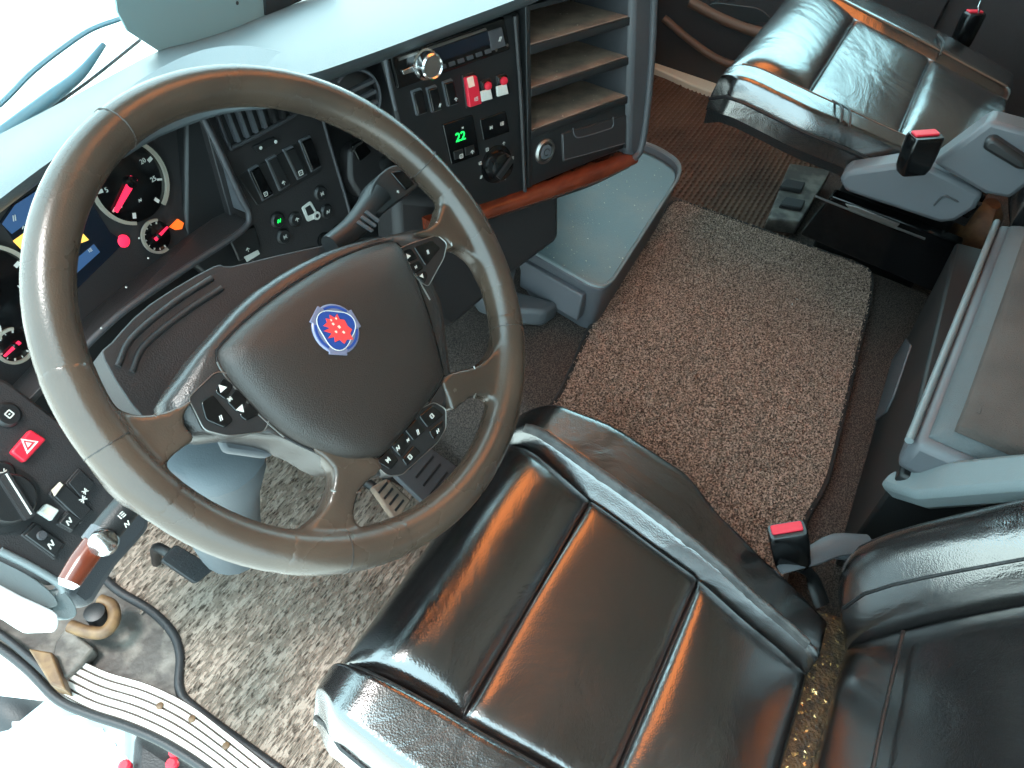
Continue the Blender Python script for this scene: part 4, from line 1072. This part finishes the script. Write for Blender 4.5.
# belt buckles
def buckle(label, base, up, fwd, wd=.036, h=.075, th=.026, strap=None):
    b = thing('belt_buckle', label, 'buckle', base, 'seat belt buckles')
    up = V(up).normalized(); side = up.cross(V(fwd)).normalized(); f = side.cross(up).normalized()
    def Bp(a, c, u): return V(base) + side * a + f * c + up * u
    rings = []
    for u, s in ((0, .82), (.01, .95), (h * .6, 1.), (h - .004, 1.), (h, .93)):
        rings.append(rounded([Bp(-wd / 2 * s, -th / 2 * s, u), Bp(wd / 2 * s, -th / 2 * s, u), Bp(wd / 2 * s, th / 2 * s, u), Bp(-wd / 2 * s, th / 2 * s, u)], .006, 3))
    loft('body', rings, 'gloss', b)
    prism('release_button', rounded([Bp(-wd * .40, -th * .36, h + .0005), Bp(wd * .40, -th * .36, h + .0005), Bp(wd * .40, th * .18, h + .0005), Bp(-wd * .40, th * .18, h + .0005)], .003, 3), up, .002, 'redmark', b, .001, front=.002)
    bar_ = Plane(Bp(0, th * .32, h), side, f); box('tongue_slot', bar_, -wd * .38, wd * .38, -.0022, .0022, 0, .0014, 'black', b)
    if strap: tube('stalk', strap, [.012, .011, .012], 'black', b, 8, flat=.4, up=(0, 0, 1))
    return b
bp0 = Plane((0, -.50, .47), (1, 0, 0), (0, 0, 1)).px(790, 572)
bp0 = bp0 + V((.012, 0, 0))
buckle('belt buckle with red button standing by the driver seat beside the tunnel mat', bp0, (.0, .5, 1), (-.87, -.49, 0), .046, .066, .026, [bp0 + V((0, 0, .005)), bp0 + V((.02, -.03, -.03)), bp0 + V((.0, -.06, -.05))])
bp1 = onx(911, 172, RX - .05)
buckle('belt buckle with red button on the near side of the passenger seat', bp1, (.0, .12, 1), (-.8, -.6, 0), .048, .062, .030)
bp2 = onx(958, 48, psx(1.80))
b3 = buckle('black belt buckle with bright latch at the far side of the passenger seat', bp2, (.05, .05, 1), (-.8, -.6, 0), .042, .075, .028, [bp2, bp2 + V((.01, -.05, -.03)), bp2 + V((.01, -.09, -.05))])
prism('latch_plate', [bp2 + V((0, 0, .078)) + V(q) for q in ((-.012, -.004, 0), (.012, -.004, .004), (.014, .004, .018), (-.010, .004, .012))], (-.6, -.8, .2), .003, 'chrome', b3, .001)

# grey lever / belt strap by the driver's buckle
lv = thing('seat_lever', 'grey curved plastic lever at the rear corner of the driver cushion', 'lever', onz(830, 560, .42))
Lp = Plane((0, -.52, .46), (1, 0, 0), (0, 0, 1))
tube('arm', [onz(*q, .45) for q in [(780, 570), (812, 556), (838, 545), (870, 545)]], [.006, .013, .016, .015], 'grey', lv, 10, flat=.5, up=(0, 0, 1))
prism('plate', [onz(*q, .44) for q in [(812, 548), (840, 536), (880, 538), (878, 560), (845, 556)]], (0, 0, 1), .015, 'grey', lv, .005)

# =================================================================== BUNK / PADDED UNIT BETWEEN THE SEATS
bk = thing('bunk', 'grey fabric bunk cushion in a pale plastic frame behind the seats', 'bunk', (.75, -.8, .3))
ZB = .625
e1 = onz(1012, 160, ZB); e0 = onz(903, 488, ZB)
yb0, yb1 = e0.y, e1.y
x0b, x1b = .345, .89
def bz(x, y, z): return V((x, y, z))
fr = [V((x0b, yb0, ZB)), V((x1b, yb1, ZB)), V((x1b, -1.10, ZB)), V((x0b, -1.10, ZB))]
prism('frame', fr, (0, 0, 1), .055, 'grey', bk, .012)
# ledge lip running along the front edge
tube('front_lip', [V((x0b, yb0 + .004, ZB - .004)), V(((x0b + x1b) / 2, (yb0 + yb1) / 2 + .004, ZB - .004)), V((x1b, yb1 + .004, ZB - .004))], .005, 'palegrey', bk, 8)
g0 = onz(925, 462, ZB + .02)
cl = [(x0b + .014, yb0 - .014), (x1b - .01, yb1 - .014), (x1b - .01, -1.08), (x0b + .035, -1.08)]
def Fb(a, b):
    y_f = cl[0][1] + (cl[1][1] - cl[0][1]) * a
    x = cl[0][0] + (cl[1][0] - cl[0][0]) * a
    return V((x, -1.08 + (y_f + 1.08) * b, ZB + .002))
pad('cushion_edge', Fb, (0, 0, 1), .03, 'fabricblue', bk, 26, 22, 10, .01)
def Fc(a, b):
    p = Fb(.012 + .96 * a, .05 + .915 * b); return V((p.x, p.y, ZB + .028))
pad('cushion', Fc, (0, 0, 1), .018, 'fabric', bk, 26, 24, 6, .01)
tube('cushion_seam', [Fb(a, .94) + V((0, 0, .031)) for a in (.06, .3, .6, .95)], .003, 'fabric', bk, 6)
# black front panel below, standing on the tunnel
xa, xb_ = .40, .885
pa = [V((xa, -.588, .276)), V((xb_, -.588, .276)), V((xb_, -.556, ZB - .056)), V((xa - .06, -.556, ZB - .056))]
fpn = (pa[1] - pa[0]).cross(pa[3] - pa[0]).normalized()
if fpn.y < 0: fpn = -fpn
prism('front_panel', pa, fpn, .28, material('soot_black_board', (14, 14, 15), .55), bk, .005)
FP = Plane(pa[0], (1, 0, 0), pa[2] - pa[1])
FPo = FP if FP.n.y > 0 else Plane(pa[0], (-1, 0, 0), pa[2] - pa[1])
prism('grey_inlay', [FPo.off(.003).px(*q) for q in [(868, 425), (876, 385), (906, 338), (910, 345), (893, 395), (885, 412)]], FPo.n, .004, 'grey', bk, .0015)

# =================================================================== UNDER-SEAT STORAGE, CABLES (passenger side)
ub = thing('storage_box', 'black open compartment under the near side of the passenger seat', 'storage box', (1.25, -.45, .2))
XB = psx(1.1) + .02
prism('front_face', [onx(*q, 1.12) for q in [(832, 195), (905, 222), (962, 245), (950, 300), (905, 280), (800, 235)]], (-1, 0, 0), .03, 'gloss', ub, .004)
tube('bright_edge', [onx(*q, 1.10) for q in [(815, 196), (860, 214), (925, 239)]], .0025, 'steel', ub, 6)
prism('edge_tab', [onx(*q, 1.098) for q in [(845, 204), (858, 207), (900, 224), (896, 228), (850, 210)]], (-1, 0, 0), .006, 'steel', ub, .001)
rg = thing('seat_rail', 'dusty dark seat rail bracket on the passenger floor', 'bracket', onz(800, 190, Z_PF))
prism('base', [onz(*q, .224) for q in [(790, 163), (832, 170), (800, 222), (768, 218)]], (0, 0, 1), .037, 'dirtymetal', rg, .004)
for y_ in (178, 196): prism('clip', [onz(x, y, .235) for x, y in ((786, y_), (806, y_ + 4), (802, y_ + 12), (780, y_ + 8))], (0, 0, 1), .015, 'dashdark', rg, .003)
cb = thing('cable_bundle', 'black cable loop lying along the rear edge of the tunnel', 'cable', onz(860, 250, .3))
for k, q in enumerate([[(806, 232), (828, 224), (860, 232), (885, 256), (925, 280)], [(812, 226), (842, 218), (878, 228), (895, 250), (893, 262)], [(820, 240), (850, 232), (876, 246), (905, 268), (940, 282)]]):
    tube('cable', [onz(x, y, .315) for x, y in q], .006 - .001 * k, 'rubber', cb, 8)
prism('connector', [onz(*q, .34) for q in [(862, 222), (900, 236), (892, 258), (856, 244)]], (0, 0, 1), .03, 'black', cb, .006)
pp = thing('brown_bag', 'crumpled brown bag pushed under the passenger seat', 'bag', onz(945, 255, .29))
rings = []
for z, r in ((.285, .03), (.31, .05), (.36, .055), (.41, .04), (.43, .02)):
    c_ = onz(948, 258, .30); rings.append([V((c_.x + .04 + r * math.cos(t * .52) * random.uniform(.75, 1.2), c_.y - .02 + r * .8 * math.sin(t * .52) * random.uniform(.75, 1.2), z)) for t in range(12)])
loft('sack', rings, 'rust', pp)

# passenger door panel and its sill
dp = thing('door_panel', 'dark passenger door panel with brown curved pocket edges', 'door', (1.93, .2, .2))
XD = 1.935
wbox('panel', XD, XD + .022, -.40, .70, .18, .92, 'door', dp, .006)
tube('pocket_edge', [onx(*q, XD) for q in [(664, 18), (690, 40), (720, 60), (760, 72)]], .012, 'doorbrown', dp, 8)
tube('pocket_edge', [onx(*q, XD) for q in [(690, 2), (730, 22), (770, 34), (830, 30)]], .016, 'doorbrown', dp, 8)
prism('pocket', [onx(*q, XD - .002) for q in [(700, 12), (712, 2), (760, 8), (775, 22), (740, 24)]], (-1, 0, 0), .01, 'black', dp, .002, r=.02)
cs = thing('sill_strip', 'cream plastic strip along the passenger door sill', 'sill', (1.9, .2, Z_PF))
prism('strip', [onz(*q, .20) for q in [(640, 40), (665, 55), (728, 84), (728, 98), (690, 84), (652, 66), (636, 52)]], (0, 0, 1), .03, 'cream', cs, .004)

# =================================================================== PEDALS
def pedal(label, pix, z, tilt, mat='grey'):
    p = thing('pedal', label, 'pedal', onz(*pix[0], z - .1))
    c = onz(sum(q[0] for q in pix) / len(pix), sum(q[1] for q in pix) / len(pix), z)
    P = Plane(c, (1, 0, 0), V((0, math.cos(tilt), math.sin(tilt))))
    trace('pad', pix, P, .014, mat, p, .004, r=.006)
    us = [P.uv(*q) for q in pix]; u0 = min(u for u, _ in us); u1 = max(u for u, _ in us); v0 = min(v for _, v in us); v1 = max(v for _, v in us)
    for k in range(4):
        v = v0 + (v1 - v0) * (k + 1) / 5; bar('rib', P, u0 * .55 + u1 * .45 - (u1 - u0) * .2, v, u0 * .45 + u1 * .55 + (u1 - u0) * .2, v, .004, 0, .002, 'rubber', p)
    tube('arm', [P.pt(0, 0, -.012), P.pt(0, .05, -.05), V((c.x, c.y + .10, 0.004))], .009, 'black', p, 8)
    return p
pedal('grey accelerator pedal seen through the lower right of the wheel', [(392, 472), (428, 446), (462, 470), (430, 508)], .14, .7)
pedal('black clutch pedal below the lower left of the wheel rim', [(161, 560), (176, 544), (216, 568), (196, 584)], .10, .6, 'rubber')
pedal('pale worn brake pedal seen through the lower spokes', [(372, 488), (388, 478), (412, 500), (396, 522)], .11, .7, 'dusty')

# =================================================================== DOOR SILL AND STEP
ts = thing('tread_plate', 'white ribbed metal tread plate along the driver door sill', 'tread plate', onz(160, 715, 0))
up_e = [(82, 660), (110, 672), (150, 684), (190, 704), (230, 734), (300, 790)]
lo_e = SILL_LO
ZS = .018
ue = spline([onz(*q, ZS) for q in up_e], 5); le = spline([onz(*q, ZS) for q in lo_e], 5)
n_ = len(ue)
for r in range(5):
    a0, a1 = r / 5 + .022, (r + 1) / 5 - .022
    aa = [ue[i].lerp(le[i], a0) for i in range(n_)]; bb = [ue[i].lerp(le[i], a1) for i in range(n_)]
    vv = [p for i in range(n_) for p in (aa[i] + V((0, 0, -.005)), aa[i].lerp(bb[i], .1), bb[i].lerp(aa[i], .1), bb[i] + V((0, 0, -.005)))]
    ff = []
    for i in range(n_ - 1):
        for j in range(4): ff.append([i * 4 + j, i * 4 + (j + 1) % 4, i * 4 + 4 + (j + 1) % 4, i * 4 + 4 + j])
    ff += [[3, 2, 1, 0], [(n_ - 1) * 4 + j for j in range(4)]]
    mk('rib', vv, ff, 'sill', ts, False)
vv = [p + V((0, 0, d)) for i in range(n_) for p, d in ((ue[i], -.004), (le[i], -.004), (le[i], -.014), (ue[i], -.014))]; ff = []
for i in range(n_ - 1):
    for j in range(4): ff.append([i * 4 + j, i * 4 + (j + 1) % 4, i * 4 + 4 + (j + 1) % 4, i * 4 + 4 + j])
ff += [[3, 2, 1, 0], [(n_ - 1) * 4 + j for j in range(4)]]
mk('base_plate', vv, ff, 'sillgroove', ts, False)
for q in ((192, 719), (160, 706), (226, 746)):
    SPn = Plane((0, 0, ZS), (1, 0, 0), (0, 1, 0)); disc('screw', SPn, *SPn.uv(*q), 0, [(.0055, 0), (.0055, .002), (.0035, .003)], 'rust', ts, 12)
sea = thing('door_seal', 'black rubber door seal curving along the outer edge of the sill', 'seal', onz(60, 690, 0))
tube('lip', [onz(*q, .01) for q in [(-40, 622), (0, 648), (28, 670), (57, 699), (89, 714), (128, 727), (162, 742), (198, 764), (236, 792)]], .007, 'rubber', sea, 8)
tube('lip', [onz(*q, .022) for q in [(-40, 610), (0, 634), (30, 658), (58, 684)]], .006, 'rubber', sea, 8)
# kick plate: grimy metal and fittings around the hinge
structure(prism('trim_1', [onz(*q, -.002) for q in [(-30, 625), (60, 590), (110, 570), (182, 628), (184, 690), (196, 712), (150, 690), (82, 664), (57, 692), (20, 660)]], (0, 0, 1), .02, 'dirtymetal'))
hb = thing('hinge_bracket', 'dull steel hinge bracket with rust stains at the sill corner', 'bracket', onz(70, 650, 0))
prism('plate', [onz(*q, .03) for q in [(55, 642), (66, 626), (94, 648), (80, 664), (62, 680), (48, 670)]], (0, 0, 1), .028, 'dirtymetal', hb, .004)
prism('flange', [onz(*q, .05) for q in [(28, 648), (52, 652), (66, 690), (50, 684)]], (0, 0, 1), .05, 'rust', hb, .003)
ho = thing('curved_pipe', 'short rusty curved pipe beside the white dash corner', 'pipe', onz(100, 620, .02))
tube('pipe', [onz(*q, .06) for q in [(100, 600), (112, 606), (114, 620), (104, 632), (88, 632), (70, 626)]], .010, 'rust', ho, 10)
disc('socket', Plane(onz(94, 612, .07), (1, 0, 0), (0, 1, 0)), 0, 0, 0, [(.016, -.03), (.016, 0), (.010, .002)], 'black', ho, 16)
# outside: step below the door
stp = thing('cab_step', 'pale step tread below the driver door sill', 'step', onz(70, 740, -.40))
prism('tread', [onz(*q, -.36) for q in [(8, 728), (50, 694), (132, 716), (124, 800), (-40, 800), (-40, 740)]], (0, 0, 1), .05, 'stepblue', stp, .01)
for k in range(4): prism('tread_bar', [onz(x + k * 12, y + k * 14, -.355) for x, y in ((12, 722), (90, 714), (92, 718), (12, 727))], (0, 0, 1), .006, 'white', stp)
prism('outer_panel', [onz(*q, -.06) for q in [(-60, 640), (0, 652), (46, 690), (40, 696), (-10, 690), (-60, 680)]], (0, 0, 1), .03, 'white', stp, .005)
wa = thing('side_marker', 'dark wheel arch lining with red marker lamps below the sill', 'wheel arch', onz(170, 750, -.2))
prism('lining', [onz(*q, -.16) for q in [(132, 726), (160, 742), (205, 772), (215, 810), (125, 810)]], (0, 0, 1), .2, 'rubber', wa, .02)
for q in ((175, 752), (172, 764), (125, 766)):
    disc('lamp', Plane(onz(*q, -.155), (1, 0, 0), (0, 1, 0)), 0, 0, 0, [(.010, -.01), (.010, .004), (.006, .007)], 'redmark', wa, 12)
wh = thing('tyre', 'black tyre below the step at the frame edge', 'tyre', onz(5, 705, -.5))
tube('tread_ring', [onz(5, 706, -.5) + V((0, .12 * math.cos(t * .628), .12 * math.sin(t * .628) - .15)) for t in range(10)], .05, 'rubber', wh, 12, True, 3)

# =================================================================== BEYOND THE DASH
bd = thing('board', 'plain grey-green board propped against the windscreen', 'board', ony(200, 40, .615))
BPn = Plane((0, .628, .7), (1, 0, 0), V((0, .10, 1)))
prism('sheet', [BPn.px(*q) for q in [(112, -30), (118, 12), (128, 31), (162, 53), (200, 46), (268, 20), (264, -30)]], BPn.n, .004, 'board', bd)
disc('spot', BPn, *BPn.uv(237, 3), .0005, [(.003, 0), (.003, .0006)], 'black', bd, 10)
bx_ = thing('pillar_cover', 'black cover at the edge of the windscreen behind the dash', 'cover', ony(300, -10, .61))
prism('cover', [BPn.off(.004).px(*q) for q in [(263, -30), (266, 16), (300, 2), (330, -14), (330, -40)]], BPn.n, .006, 'black', bx_, .002)
WPn = ws.off(-.03)
wp = thing('wiper', 'blue-grey windscreen wiper resting outside the glass', 'wiper', WPn.px(60, 70))
W2 = Plane((0, .72, .7), (1, 0, 0), V((0, .12, 1)))
tube('blade', [W2.px(*q) for q in [(-40, 132), (0, 104), (30, 74), (60, 50), (90, 30), (122, 18)]], .004, 'bluegrey', wp, 6)
tube('arm', [W2.px(*q) for q in [(-30, 160), (10, 128), (50, 98), (80, 74), (104, 44)]], [.012, .010, .010, .008, .004], 'bluegrey', wp, 8)
tube('wiper_link', [W2.px(*q) for q in [(45, 112), (90, 80), (140, 40)]], .0025, 'dash', wp, 6)
